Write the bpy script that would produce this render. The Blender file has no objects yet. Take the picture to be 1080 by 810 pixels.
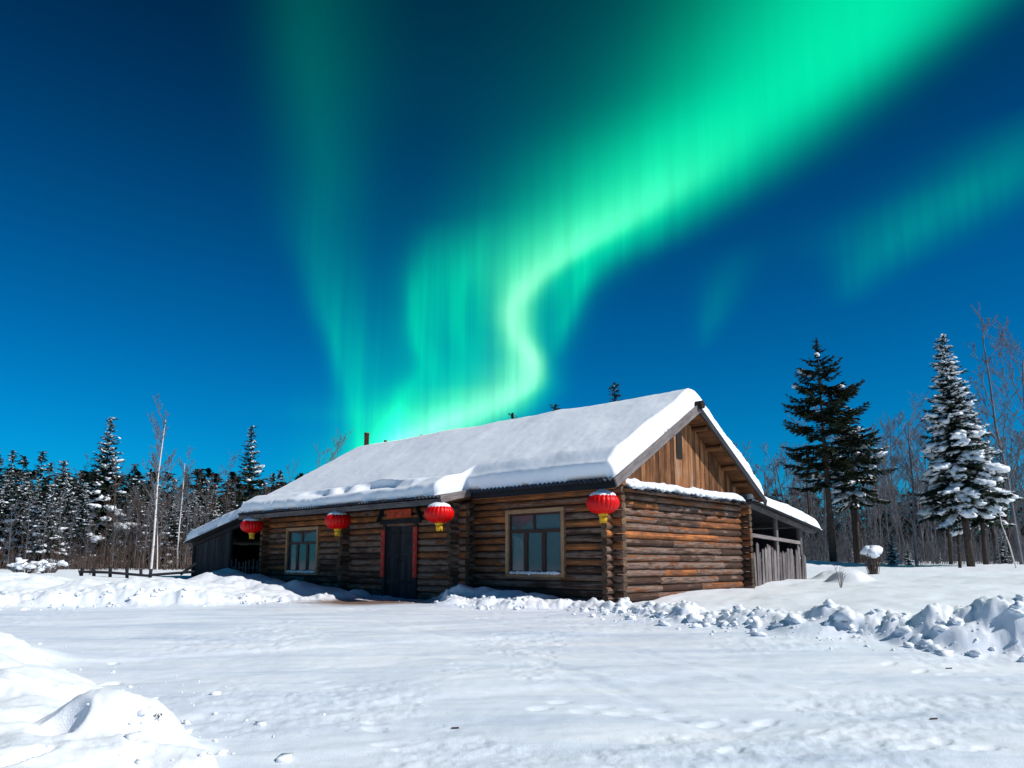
import bpy, bmesh, math, random
import numpy as np
from mathutils import Vector, Matrix, noise as mnoise

S = bpy.context.scene
COL = S.collection
RAD = math.radians

# ------------------------------------------------------------------ camera
EYE = 0.90
PITCH = 0.147
FPX, CYPX = 785.0, 477.0
cam_data = bpy.data.cameras.new("camera")
cam = bpy.data.objects.new("camera", cam_data)
COL.objects.link(cam)
cam.location = (0, 0, EYE)
cam.rotation_euler = (math.pi / 2 + PITCH, 0, 0)
cam_data.sensor_width = 36.0
cam_data.lens = FPX / 1080 * 36
cam_data.shift_y = (CYPX - 405) / 1080
cam_data.clip_start = 0.05
cam_data.clip_end = 5000
S.camera = cam

# ------------------------------------------------------------------ sun
SUN_AZ = math.atan2(0.909, -0.415)          # clockwise from +Y
SUN_EL = RAD(40)
sun_dir = Vector((math.sin(SUN_AZ) * math.cos(SUN_EL), math.cos(SUN_AZ) * math.cos(SUN_EL), math.sin(SUN_EL)))
sl = bpy.data.lights.new("sun", 'SUN')
sl.energy = 4.2
sl.angle = RAD(0.5)
sl.color = (1.0, 0.965, 0.945)
so = bpy.data.objects.new("sun", sl)
so.rotation_euler = sun_dir.to_track_quat('Z', 'Y').to_euler()
so.location = (30, -15, 30)
COL.objects.link(so)

S.view_settings.view_transform = 'Standard'
S.view_settings.look = 'None'
S.view_settings.exposure = 0.1
S.view_settings.gamma = 1
S.render.engine = 'CYCLES'
S.cycles.use_denoising = True
S.cycles.max_bounces = 8
S.cycles.transparent_max_bounces = 8


def pix_ray(px, py):
    c, s = math.cos(PITCH), math.sin(PITCH)
    a = (px - 540) / FPX
    b = (CYPX - py) / FPX
    return (a, c - b * s, s + b * c)


def at(px, py, Y):
    """world point at ground distance Y in the direction read off the photograph"""
    r = pix_ray(px, py)
    t = Y / r[1]
    return Vector((r[0] * t, Y, EYE + r[2] * t))


def azel(px, py):
    r = pix_ray(px, py)
    l = math.sqrt(sum(k * k for k in r))
    return math.degrees(math.atan2(r[0], r[1])), math.degrees(math.asin(r[2] / l))


# ------------------------------------------------------------------ sky with the aurora
def build_world():
    w = bpy.data.worlds.new("World")
    S.world = w
    w.use_nodes = True
    nt = w.node_tree
    N, L = nt.nodes, nt.links
    N.clear()
    out = N.new('ShaderNodeOutputWorld')
    bg = N.new('ShaderNodeBackground')
    L.new(bg.outputs[0], out.inputs[0])

    def sock(node_in, v):
        if isinstance(v, (int, float)):
            node_in.default_value = v
        elif isinstance(v, (tuple, list)):
            node_in.default_value = v
        else:
            L.new(v, node_in)

    def M(op, a, b=0.0, clamp=False):
        n = N.new('ShaderNodeMath')
        n.operation = op
        n.use_clamp = clamp
        sock(n.inputs[0], a)
        sock(n.inputs[1], b)
        return n.outputs[0]

    tc = N.new('ShaderNodeTexCoord')
    sep = N.new('ShaderNodeSeparateXYZ')
    L.new(tc.outputs['Generated'], sep.inputs[0])
    X, Y, Z = sep.outputs
    az = M('MULTIPLY', M('ARCTAN2', X, Y), 180 / math.pi)
    el = M('MULTIPLY', M('ARCSINE', Z), 180 / math.pi)
    E0, E1 = 2.0, 50.0
    t = M('DIVIDE', M('SUBTRACT', el, E0), E1 - E0, True)

    # --- clear sky: Nishita, deepened the way a cold dry polarised sky looks
    sky = N.new('ShaderNodeTexSky')
    sky.sky_type = 'NISHITA'
    sky.sun_disc = False
    sky.sun_elevation = SUN_EL
    sky.sun_rotation = SUN_AZ
    sky.altitude = 600
    sky.air_density = 1.0
    sky.dust_density = 0.2
    sky.ozone_density = 2.0
    rampn = N.new('ShaderNodeValToRGB')
    L.new(M('DIVIDE', el, 90, True), rampn.inputs[0])
    cr = rampn.color_ramp
    cr.interpolation = 'B_SPLINE'
    stops = [(0.0, (0.010, 0.53, 0.80)), (0.08, (0.001, 0.53, 0.88)), (0.18, (0.0008, 0.43, 0.77)), (0.30, (0.0005, 0.275, 0.49)),
             (0.42, (0.0005, 0.125, 0.235)), (0.55, (0.0005, 0.09, 0.16)), (1.0, (0.0005, 0.06, 0.12))]
    while len(cr.elements) < len(stops):
        cr.elements.new(0.5)
    for e, (p, c) in zip(cr.elements, stops):
        e.position = p
        e.color = (*c, 1)
    mulc = N.new('ShaderNodeMix')
    mulc.data_type = 'RGBA'
    mulc.blend_type = 'MULTIPLY'
    mulc.inputs[0].default_value = 1
    L.new(sky.outputs[0], mulc.inputs['A'])
    L.new(rampn.outputs[0], mulc.inputs['B'])
    skyc = mulc.outputs['Result']

    # --- curves against elevation, each made from (elevation, value) pairs
    def curve(pts, lo, hi):
        n = N.new('ShaderNodeFloatCurve')
        c = n.mapping.curves[0]
        pp = sorted(((min(1, max(0, (e - E0) / (E1 - E0))), (v - lo) / (hi - lo)) for e, v in pts))
        while len(c.points) < len(pp):
            c.points.new(0.5, 0.5)
        for q, (x, y) in zip(c.points, pp):
            q.location = (x, y)
            q.handle_type = 'AUTO_CLAMPED'
        n.mapping.use_clip = False
        n.mapping.update()
        L.new(t, n.inputs['Value'])
        return M('ADD', M('MULTIPLY', n.outputs[0], hi - lo), lo)

    def noise1(sx, sy, detail, off, rough=0.5):
        cb = N.new('ShaderNodeCombineXYZ')
        L.new(M('MULTIPLY', az, sx), cb.inputs[0])
        L.new(M('MULTIPLY', el, sy), cb.inputs[1])
        cb.inputs[2].default_value = off
        n = N.new('ShaderNodeTexNoise')
        n.inputs['Scale'].default_value = 1
        n.inputs['Detail'].default_value = detail
        n.inputs['Roughness'].default_value = rough
        L.new(cb.outputs[0], n.inputs['Vector'])
        return n.outputs[0]

    # rays run up the sky: fast variation in azimuth, slow in elevation
    wob = M('MULTIPLY', M('SUBTRACT', noise1(0.35, 0.05, 3, 3.1), 0.5), 3.5)
    rays = noise1(1.15, 0.04, 4, 7.7, 0.62)
    rays2 = noise1(0.3, 0.03, 2, 1.3)
    hem = M('MULTIPLY', M('SUBTRACT', noise1(1.0, 0.02, 3, 9.0, 0.65), 0.5), 5.0)   # uneven lower hem

    def band(rows, power=2.0, powr=None):
        """rows: (image-read y, centre x, left width, right width, strength) -> directions on the sky"""
        cc, wl, wr, ii = [], [], [], []
        for y, x, a, b, s in rows:
            A, EE = azel(x, y)
            cc.append((EE, A))
            wl.append((EE, abs(A - azel(x - a, y)[0])))
            wr.append((EE, abs(azel(x + b, y)[0] - A)))
            ii.append((EE, s))
        # shift elevation for ragged rays
        c = curve(cc, -60, 60)
        d = M('SUBTRACT', az, c)
        right = M('GREATER_THAN', d, 0)
        wL, wR = curve(wl, 0, 30), curve(wr, 0, 30)
        ad = M('ABSOLUTE', d)
        gl = M('EXPONENT', M('MULTIPLY', M('POWER', M('DIVIDE', ad, M('MAXIMUM', wL, 0.05)), power), -1))
        gr = M('EXPONENT', M('MULTIPLY', M('POWER', M('DIVIDE', ad, M('MAXIMUM', wR, 0.05)), powr or power), -1))
        g = M('ADD', M('MULTIPLY', gl, M('SUBTRACT', 1, right)), M('MULTIPLY', gr, right))
        return M('MULTIPLY', g, M('MAXIMUM', curve(ii, 0, 2), 0))

    # broad green body of the aurora
    body = band([(0, 925, 190, 158, .95), (50, 888, 178, 138, .97), (100, 828, 160, 123, .95), (150, 760, 140, 113, .90), (200, 696, 116, 100, .84),
                 (250, 628, 100, 80, .70), (300, 566, 98, 56, .50), (350, 552, 110, 42, .44), (400, 560, 130, 28, .48),
                 (430, 530, 134, 38, .56), (455, 465, 92, 56, .60), (480, 430, 78, 60, .6), (520, 400, 70, 50, .4)], 2.3, 2.3)
    # faint outer glow high on its left
    glow = band([(0, 720, 220, 120, .05), (80, 680, 190, 120, .065), (160, 610, 120, 110, .08), (240, 530, 80, 90, .10), (320, 480, 60, 70, .08), (400, 450, 50, 60, 0)], 2.0)
    # white hot ribbon with its fold
    core = band([(110, 770, 90, 60, 0), (160, 735, 90, 58, .16), (205, 688, 80, 46, .42), (240, 636, 72, 38, .62), (270, 590, 54, 28, .76), (292, 562, 36, 23, .90),
                 (312, 546, 22, 22, 1.0), (330, 539, 17, 23, 1.0), (347, 541, 17, 22, 1.0), (362, 549, 22, 19, 1.05), (376, 558, 28, 16, 1.1), (390, 561, 38, 15, 1.05), (404, 556, 48, 18, 1.0), (418, 538, 62, 24, 1.0),
                 (432, 505, 62, 40, .98), (446, 466, 48, 52, .98), (460, 436, 34, 54, .98), (475, 420, 30, 54, .9), (500, 405, 30, 40, .5)], 1.6, 2.6)
    # left hem of the fold and its inner rays
    fold = band([(230, 462, 20, 60, 0), (280, 446, 16, 36, .20), (320, 438, 9, 24, .40), (360, 440, 9, 20, .46), (385, 446, 12, 22, .42), (415, 430, 16, 28, .42),
                 (450, 410, 14, 26, .45), (490, 400, 14, 26, .4)], 1.6)
    inner = band([(220, 520, 26, 20, 0), (280, 496, 20, 14, .14), (330, 484, 14, 12, .18), (380, 492, 16, 14, .20), (420, 480, 24, 20, .15), (450, 470, 20, 20, 0)], 1.6)
    # pale drapes hanging under the right hem
    drape = band([(220, 690, 30, 22, 0), (250, 650, 34, 22, .14), (280, 622, 26, 20, .26), (305, 608, 18, 14, .36), (330, 600, 13, 11, .34), (355, 592, 12, 10, .18), (380, 585, 10, 9, 0)], 1.7)
    # faint beam on the left
    beam = band([(0, 322, 48, 75, .085), (60, 326, 46, 72, .10), (120, 334, 46, 60, .105), (190, 342, 44, 48, .11), (240, 335, 34, 52, .12), (290, 338, 20, 52, .17), (330, 345, 15, 48, .24),
                 (370, 358, 13, 45, .30), (410, 368, 12, 50, .36), (450, 378, 14, 60, .42), (490, 388, 16, 60, .4)], 1.7)
    # faint patches on the right
    veil = band([(120, 1105, 90, 90, .05), (170, 1066, 95, 110, .16), (205, 1020, 95, 100, .21), (240, 968, 75, 85, .20), (270, 925, 40, 70, .16), (295, 905, 24, 40, .10), (325, 895, 18, 20, 0)], 1.8)
    wisp = band([(250, 790, 30, 30, 0), (295, 764, 22, 26, .06), (330, 752, 15, 18, .085), (352, 746, 12, 13, .05), (372, 742, 10, 10, 0)], 1.8)

    rayf = M('ADD', M('MULTIPLY', rays, 1.05), 0.50)
    rayf2 = M('ADD', M('MULTIPLY', rays2, 0.7), 0.66)
    rr = M('MULTIPLY', rayf, rayf2)
    # rays only in the lower, steeper part of the curtain: the high part is smooth
    soft = curve([(8, 1.0), (20, .9), (26, .45), (34, .12), (45, .05)], 0, 1)
    rmix = M('ADD', M('MULTIPLY', soft, M('SUBTRACT', rr, 1)), 1)
    green = M('MULTIPLY', M('ADD', M('ADD', body, M('ADD', fold, glow)), M('ADD', M('ADD', inner, drape), M('ADD', beam, M('ADD', veil, wisp)))), rmix)
    white = M('MULTIPLY', core, M('ADD', M('MULTIPLY', rmix, .5), .5))

    def scaled(col, fac):
        n = N.new('ShaderNodeMix')
        n.data_type = 'RGBA'
        n.blend_type = 'MULTIPLY'
        n.inputs[0].default_value = 1
        n.inputs['A'].default_value = (*col, 1)
        cb = N.new('ShaderNodeCombineColor')
        for k in range(3):
            L.new(fac, cb.inputs[k])
        L.new(cb.outputs[0], n.inputs['B'])
        return n.outputs['Result']

    def addc(a, b):
        n = N.new('ShaderNodeMix')
        n.data_type = 'RGBA'
        n.blend_type = 'ADD'
        n.inputs[0].default_value = 1
        L.new(a, n.inputs['A'])
        L.new(b, n.inputs['B'])
        return n.outputs['Result']

    K = 1 / 0.1     # the Background strength is 0.1; sky values below are as seen
    # the green glow swamps the blue behind it a little
    dim = M('SUBTRACT', 1, M('MULTIPLY', M('MINIMUM', M('ADD', green, white), 1), 0.6), True)
    skyd = N.new('ShaderNodeMix')
    skyd.data_type = 'RGBA'
    skyd.blend_type = 'MULTIPLY'
    skyd.inputs[0].default_value = 1
    cbd = N.new('ShaderNodeCombineColor')
    for k in range(3):
        L.new(dim, cbd.inputs[k])
    L.new(skyc, skyd.inputs['A'])
    L.new(cbd.outputs[0], skyd.inputs['B'])
    total = addc(skyd.outputs['Result'], scaled((0.0008 * K, 0.77 * K, 0.355 * K), green))
    total = addc(total, scaled((0.03 * K, 0.56 * K, 0.26 * K), white))
    total = addc(total, scaled((0.24 * K, 0.06 * K, 0.12 * K), M('POWER', M('MAXIMUM', white, 0.0), 2.2)))
    L.new(total, bg.inputs['Color'])
    bg.inputs['Strength'].default_value = 0.1


build_world()

# ------------------------------------------------------------------ numpy noise
_rs = np.random.RandomState(7)
_perm = _rs.rand(256, 256)


def vnoise(x, y):
    xi = np.floor(x).astype(int)
    yi = np.floor(y).astype(int)
    fx, fy = x - xi, y - yi
    fx = fx * fx * fx * (fx * (fx * 6 - 15) + 10)
    fy = fy * fy * fy * (fy * (fy * 6 - 15) + 10)
    a = _perm[xi & 255, yi & 255]
    b = _perm[(xi + 1) & 255, yi & 255]
    c = _perm[xi & 255, (yi + 1) & 255]
    d = _perm[(xi + 1) & 255, (yi + 1) & 255]
    return (a * (1 - fx) + b * fx) * (1 - fy) + (c * (1 - fx) + d * fx) * fy


def fbm(x, y, o=4, r=0.5):
    s, a, n = 0, 1, 0
    for k in range(o):
        s = s + a * vnoise(x + 17.3 * k, y - 9.1 * k)
        n += a
        a *= r
        x, y = x * 2.03 + 0.7 * y * 0.1, y * 2.03
    return s / n


def cells(x, y):
    """rounded lump height 0..1 from jittered cells"""
    xi = np.floor(x).astype(int)
    yi = np.floor(y).astype(int)
    val = np.zeros(x.shape)
    for i in (-1, 0, 1):
        for j in (-1, 0, 1):
            cx, cy = xi + i, yi + j
            px = cx + _perm[cx & 255, cy & 255]
            py = cy + _perm[(cx + 91) & 255, (cy + 37) & 255]
            h = _perm[(cx + 13) & 255, (cy + 201) & 255]
            el = .7 + .6 * _perm[(cx + 5) & 255, (cy + 77) & 255]
            d2 = ((px - x) * el) ** 2 + ((py - y) / el) ** 2
            val = np.maximum(val, np.clip(1 - d2 / (.45 + .35 * h) ** 2, 0, 1) ** .7 * h)
    return val


def sstep(t):
    t = np.clip(t, 0, 1)
    return t * t * (3 - 2 * t)


# ------------------------------------------------------------------ terrain height
ROAD = [(-60, 14.4), (-10.5, 15.3), (-7.0, 16.3), (-5.0, 17.3), (-4.0, 18.3), (-3.75, 20.2), (-1.9, 19.2), (-1.3, 15.9), (.1, 15.3), (1.15, 15.2),
        (1.85, 14.2), (3.1, 11.6), (4.67, 10.5), (5.9, 9.0), (9, 6.5), (16, 2), (16, -25), (-1.2, -25), (-1.35, 3), (-1.7, 4.6), (-2.25, 5.75),
        (-3.4, 7.1), (-4.25, 7.75), (-6.9, 10.2), (-12, 12), (-60, 12.3)]
CTRL = [(-10, 18, .26), (-14, 17, .42), (-20, 20, .58), (-10, 22, .36), (-15, 24, .46), (-18, 17, .6), (-9, 25, .38), (-20, 40, .42), (-12, 45, .35), (-30, 70, .40), (-60, 60, .5), (0, 70, .6), (-6.5, 20, .12),
        (-8, 22.5, .25), (-9.3, 24.8, .3), (-4.6, 19.4, .03), (-3.2, 19.3, -.12), (-2.2, 18.6, -.06), (-1.8, 17.5, 0.02), (0.2, 16.4, .1), (2.4, 15.3, .05), (3.3, 15.6, .12), (4.6, 17.5, .26), (6.3, 19.3, .30), (8.5, 22, .42),
        (4, 12.9, .02), (6, 11.3, .05), (8, 13, .25), (12, 12, .45), (12, 18, .62), (9, 16, .45), (15, 30, .55), (20, 42, .62), (17.5, 46, 1.0), (30, 46, .75), (34, 60, 1.0), (-5, 7, -.06), (-8, 8, .06),
        (-3, 4.6, -.2), (-12, 9, .3), (-3, 2, -.25), (8, 5, -.05), (14, 7, .35), (24, 15, .4), (0, 120, .8), (60, 120, 1.2), (-60, 120, .6), (20, 80, 1.1),
        (0, -20, .2), (-20, -10, .3), (30, -10, .5)]
LUMPS = [(-8.6, 23.3, .30, 1.2), (-7.4, 21.6, .22, 1.0), (-9.5, 24.6, .2, .9), (-6.3, 20.6, .14, .8), (-5.2, 20.3, .16, .8), (-1.0, 17.4, .22, .55), (-0.3, 16.9, .2, .5), (.5, 16.5, .1, .5),
         (4.35, 11.0, .13, .55), (3.75, 11.6, .10, .45), (4.9, 10.9, .09, .5), (5.75, 9.75, .26, .46), (6.45, 9.6, .36, .55), (7.1, 9.1, .30, .6), (5.3, 10.1, .12, .35), (7.6, 8.7, .35, .6),
         (2.9, 12.8, .1, .35), (8.9, 19.9, .30, .5), (9.8, 22.6, .25, .7),
         (-12.2, 17.8, .14, 1.4), (-9.2, 17.4, .12, 1.0), (-7.9, 17.6, .12, .7), (-14.5, 17.4, .18, 1.6),
         (-2.62, 5.22, .17, .42), (-3.55, 6.1, .10, .5), (-4.3, 6.9, .10, .45), (-5.8, 8.6, .14, .6), (-7.2, 9.4, .16, .7), (-2.5, 5.3, .06, .4)]


HOLES = []
RUTS = []
for _o in (0, 1.5):
    RUTS.append([(9 - .5 * _o, 2.2 - .8 * _o + 1.2), (4.5 - .5 * _o, 6.0 - .8 * _o + 1.2), (1.0 - .4 * _o, 8.6 - .9 * _o + 1.2), (-3.0 - .25 * _o, 10.8 - _o + 1.2), (-8, 12.6 - _o + 1.2), (-16, 13.6 - _o + 1.0)])
for _o in (0, 1.5):
    RUTS.append([(3.2 + _o, -1), (2.0 + _o * .95, 5.0 + .3 * _o), (.2 + .8 * _o, 9.0 + .6 * _o), (-2.2 + .6 * _o, 12.5 + .8 * _o), (-6.5, 13.2 + _o), (-16, 13.0 + _o * .9)])


def poly_sdf(x, y, P):
    d = np.full(x.shape, 1e9)
    inside = np.zeros(x.shape, bool)
    n = len(P)
    for i in range(n):
        ax, ay = P[i]
        bx, by = P[(i + 1) % n]
        ex, ey = bx - ax, by - ay
        wx, wy = x - ax, y - ay
        tt = np.clip((wx * ex + wy * ey) / (ex * ex + ey * ey), 0, 1)
        d = np.minimum(d, np.hypot(wx - ex * tt, wy - ey * tt))
        c1 = (ay > y) != (by > y)
        xx = ax + (y - ay) * ex / (ey if abs(ey) > 1e-9 else 1e-9)
        inside ^= c1 & (x < xx)
    return np.where(inside, -d, d)


def terrain(x, y):
    """-> height, distance outside the road"""
    x = np.asarray(x, float)
    y = np.asarray(y, float)
    jx = (fbm(x * .9, y * .9, 3) - .5) * .9
    jy = (fbm(x * .9 + 50, y * .9 + 9, 3) - .5) * .9
    sd = poly_sdf(x + jx, y + jy, ROAD)
    zr = -.45 + .42 * sstep((y - 3) / 11.5)
    num = np.zeros(x.shape)
    den = np.zeros(x.shape)
    for cx, cy, cz in CTRL:
        w = 1 / ((x - cx) ** 2 + (y - cy) ** 2 + 0.4) ** 1.6
        num += w * cz
        den += w
    hf = num / den
    fgl = sstep((-.4 - x) / .6) * sstep((12.5 - y) / 1)
    amp = (1 - .72 * fgl) * .75
    k = sstep(sd / 1.3)
    z = zr + (hf - zr) * k
    near = np.exp(-np.clip((y - 20) / 25, 0, 9))
    # soft wind-shaped field
    z += k * ((fbm(x * .35, y * .35, 4) - .5) * .22 + (fbm(x * 1.7, y * 1.7, 3) - .5) * .05)
    # churned edge thrown up by the plough
    edge = np.exp(-((sd - .35) / .45) ** 2)
    z += edge * amp * (.06 + .10 * cells(x * 2.3, y * 2.3) + (.075 * cells(x * 5 + 9, y * 5) + .045 * cells(x * 11, y * 11 + 4)) * (1 - .92 * fgl)) * np.clip(near + .3, 0, 1)
    z += (edge + .5 * sstep(sd / .2) * np.exp(-np.clip(sd - .2, 0, 99) / .7)) * (1 - .8 * fgl) * ((fbm(x * 5 + 3, y * 5, 3) - .5) * .07 + (fbm(x * 15, y * 15 + 3, 2) - .5) * .02)
    mid = sstep(sd / .2) * np.exp(-np.clip(sd - .2, 0, 99) / 1.2)
    z += mid * (1 - .8 * fgl) * (.09 * cells(x * 1.3 + 4, y * 1.3) + .045 * cells(x * 4, y * 4 + 7))
    # left berm: broken blocks over its whole width
    lb = sstep((-5 - x) / 2) * sstep((y - 15) / 1) * sstep((23 - y) / 3) * sstep(sd / .4)
    z += lb * (.15 * cells(x * .7, y * .7) + .10 * cells(x * 1.6 + 3, y * 1.6) + .05 * cells(x * 3.6, y * 3.6) + .02 * cells(x * 9, y * 9))
    # foreground bank on the left
    fb = sstep((-1 - x) / 1) * sstep((12 - y) / 1) * sstep(sd / .15)
    z += fb * ((fbm(x * .8 + 3, y * .8, 3) - .45) * .28 + .02 * cells(x * 2.3, y * 2.3 + 3) * np.exp(-sd / .8) + (fbm(x * 2.2, y * 2.2, 3) - .5) * .12 + .05 * cells(x * 1.5 + 2, y * 1.5) + (fbm(x * 6, y * 6, 3) - .5) * .035 + (fbm(x * 17, y * 17, 2) - .5) * .012)
    for cx, cy, h, r in LUMPS:
        q = ((x + .35 * r * (fbm(x * 2.2 / r * .5, y * 2.2 / r * .5, 2) - .5) - cx) ** 2 + (y - cy) ** 2) / r ** 2
        m = q < 9
        if m.any():
            z = z + np.where(m, h * np.exp(-q ** 2.4) * (.72 + .50 * fbm(x * 2.6, y * 2.6, 4)), 0)
    # hollow kicked into the foreground bank, and a couple of pockets
    for cx, cy, rx, ry, h, rot in HOLES:
        c_, s_ = math.cos(rot), math.sin(rot)
        qx = ((x - cx) * c_ + (y - cy) * s_) / rx
        qy = (-(x - cx) * s_ + (y - cy) * c_) / ry
        z = z - h * np.exp(-(qx ** 2 + qy ** 2) ** 2.5)
    # packed road: faint ruts and footprints
    rd = 1 - k
    rut = fbm((x * .25 + y * .10) * 1.0, (y * 1.5 - x * .55), 4)
    trk = sstep((fbm(x * .10 + y * .03 + 7, (y * 1.0 - x * .36) * .9 + 3, 2) - .47) / .2) * .022
    z += rd * (trk + (fbm(x * .5, y * .5, 2) - .5) * .05 + (rut - .5) * .03 + (fbm(x * 6, y * 6, 2) - .5) * .010)
    # wheel ruts curving across the yard
    for RT in RUTS:
        dr = np.full(x.shape, 9.0)
        for (p0x, p0y), (p1x, p1y) in zip(RT, RT[1:]):
            ex, ey = p1x - p0x, p1y - p0y
            tt = np.clip(((x - p0x) * ex + (y - p0y) * ey) / (ex * ex + ey * ey), 0, 1)
            dr = np.minimum(dr, np.hypot(x - p0x - ex * tt, y - p0y - ey * tt))
        wv = .6 + .8 * fbm(x * .7 + 11, y * .7, 2)
        z = z + rd * wv * (.5 if RT[0][0] > 5 else .3) * (-.020 * np.exp(-(dr / .10) ** 4) + .012 * np.exp(-((dr - .19) / .07) ** 2) + .004 * np.exp(-(dr / .1) ** 2) * np.sin((x + y) * 45))
    scuff = sstep((fbm(x * .6 + 30, y * .6, 3) - .52) / .1) * rd
    z += scuff * ((fbm(x * 9, y * 9, 3) - .5) * .026)
    return z, sd


def ground_z(x, y):
    return float(terrain(np.array([x]), np.array([y]))[0][0])


def surface_at(px, py):
    r = pix_ray(px, py)
    T = np.arange(3.0, 30, .02)
    zz = terrain(r[0] * T, r[1] * T)[0]
    t = T[np.argmax(zz > EYE + r[2] * T)]
    return r[0] * t, r[1] * t


# hollows kicked into the foreground bank
_h = []
for px, py, rx, ry, h, rot in ((62, 758, .13, .13, .42, .2), (70, 733, .08, .18, .14, -.3), (116, 722, .05, .11, .16, -.4), (30, 795, .05, .16, .07, -.2),
                               (120, 700, .05, .05, .05, 0), (150, 742, .05, .03, .04, .3), (20, 712, .30, .06, .05, .1), (40, 690, .25, .05, .04, .1)):
    gx, gy = surface_at(px, py)
    _h.append((gx, gy, rx, ry, h, rot))
HOLES += _h
# footprints trodden into the packed snow
_fr = random.Random(17)
for (ax_, ay_), (bx_, by_), n_ in (((1050, 792), (560, 742), 22), ((1075, 716), (935, 702), 7), ((430, 800), (330, 700), 9), ((760, 800), (900, 700), 9)):
    for k_ in range(n_):
        q_ = (k_ + .5) / n_
        fx_, fy_ = ax_ + (bx_ - ax_) * q_ + _fr.uniform(-7, 7), ay_ + (by_ - ay_) * q_ + (5 if k_ % 2 else -5) * .6 + _fr.uniform(-2, 2)
        gx, gy = surface_at(fx_, fy_)
        HOLES.append((gx, gy, _fr.uniform(.09, .14), _fr.uniform(.045, .06), _fr.uniform(.007, .022), _fr.uniform(-.5, .9)))


# ------------------------------------------------------------------ materials
def new_mat(name):
    m = bpy.data.materials.new(name)
    m.use_nodes = True
    nt = m.node_tree
    b = nt.nodes['Principled BSDF']
    return m, nt, b


def nod(nt, kind, **kw):
    n = nt.nodes.new(kind)
    for k, v in kw.items():
        n.inputs[k].default_value = v
    return n


def ramp(nt, fac, stops, interp='LINEAR'):
    r = nt.nodes.new('ShaderNodeValToRGB')
    r.color_ramp.interpolation = interp
    while len(r.color_ramp.elements) < len(stops):
        r.color_ramp.elements.new(.5)
    for e, (p, c) in zip(r.color_ramp.elements, stops):
        e.position = p
        e.color = (*c, 1)
    nt.links.new(fac, r.inputs[0])
    return r.outputs[0]


def mixc(nt, fac, a, b, blend='MIX'):
    n = nt.nodes.new('ShaderNodeMix')
    n.data_type = 'RGBA'
    n.blend_type = blend
    for s, v in ((n.inputs[0], fac), (n.inputs['A'], a), (n.inputs['B'], b)):
        if isinstance(v, tuple):
            s.default_value = (*v, 1)
        elif isinstance(v, (int, float)):
            s.default_value = v
        else:
            nt.links.new(v, s)
    return n.outputs['Result']


def mth(nt, op, a, b=0.0, clamp=False):
    n = nt.nodes.new('ShaderNodeMath')
    n.operation = op
    n.use_clamp = clamp
    for s, v in ((n.inputs[0], a), (n.inputs[1], b)):
        if isinstance(v, (int, float)):
            s.default_value = v
        else:
            nt.links.new(v, s)
    return n.outputs[0]


def bump(nt, b, h, strength, dist):
    n = nod(nt, 'ShaderNodeBump', Strength=strength, Distance=dist)
    nt.links.new(h, n.inputs['Height'])
    nt.links.new(n.outputs[0], b.inputs['Normal'])


def attr(nt, name):
    n = nt.nodes.new('ShaderNodeAttribute')
    n.attribute_name = name
    return n.outputs['Fac']


def coords(nt, kind='Object', scale=(1, 1, 1)):
    t = nt.nodes.new('ShaderNodeTexCoord')
    m = nt.nodes.new('ShaderNodeMapping')
    m.inputs['Scale'].default_value = scale
    nt.links.new(t.outputs[kind], m.inputs[0])
    return m.outputs[0]


def noise(nt, vec, scale, detail=3, rough=.5):
    n = nod(nt, 'ShaderNodeTexNoise', Scale=scale, Detail=detail, Roughness=rough)
    nt.links.new(vec, n.inputs['Vector'])
    return n.outputs[0]


def mat_snow(name, fine=1.0, lo=(.80, .845, .90), hi=(.85, .88, .92)):
    m, nt, b = new_mat(name)
    v = coords(nt)
    n1 = noise(nt, v, 2.2, 4)
    n2 = noise(nt, v, 38, 4, .6)
    c = ramp(nt, n1, [(.3, lo), (.7, hi)])
    nt.links.new(c, b.inputs['Base Color'])
    b.inputs['Roughness'].default_value = .55
    b.inputs['Specular IOR Level'].default_value = .25
    bump(nt, b, mth(nt, 'ADD', n2, mth(nt, 'MULTIPLY', n1, 1.5)), .35 * fine, .02)
    return m


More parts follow.
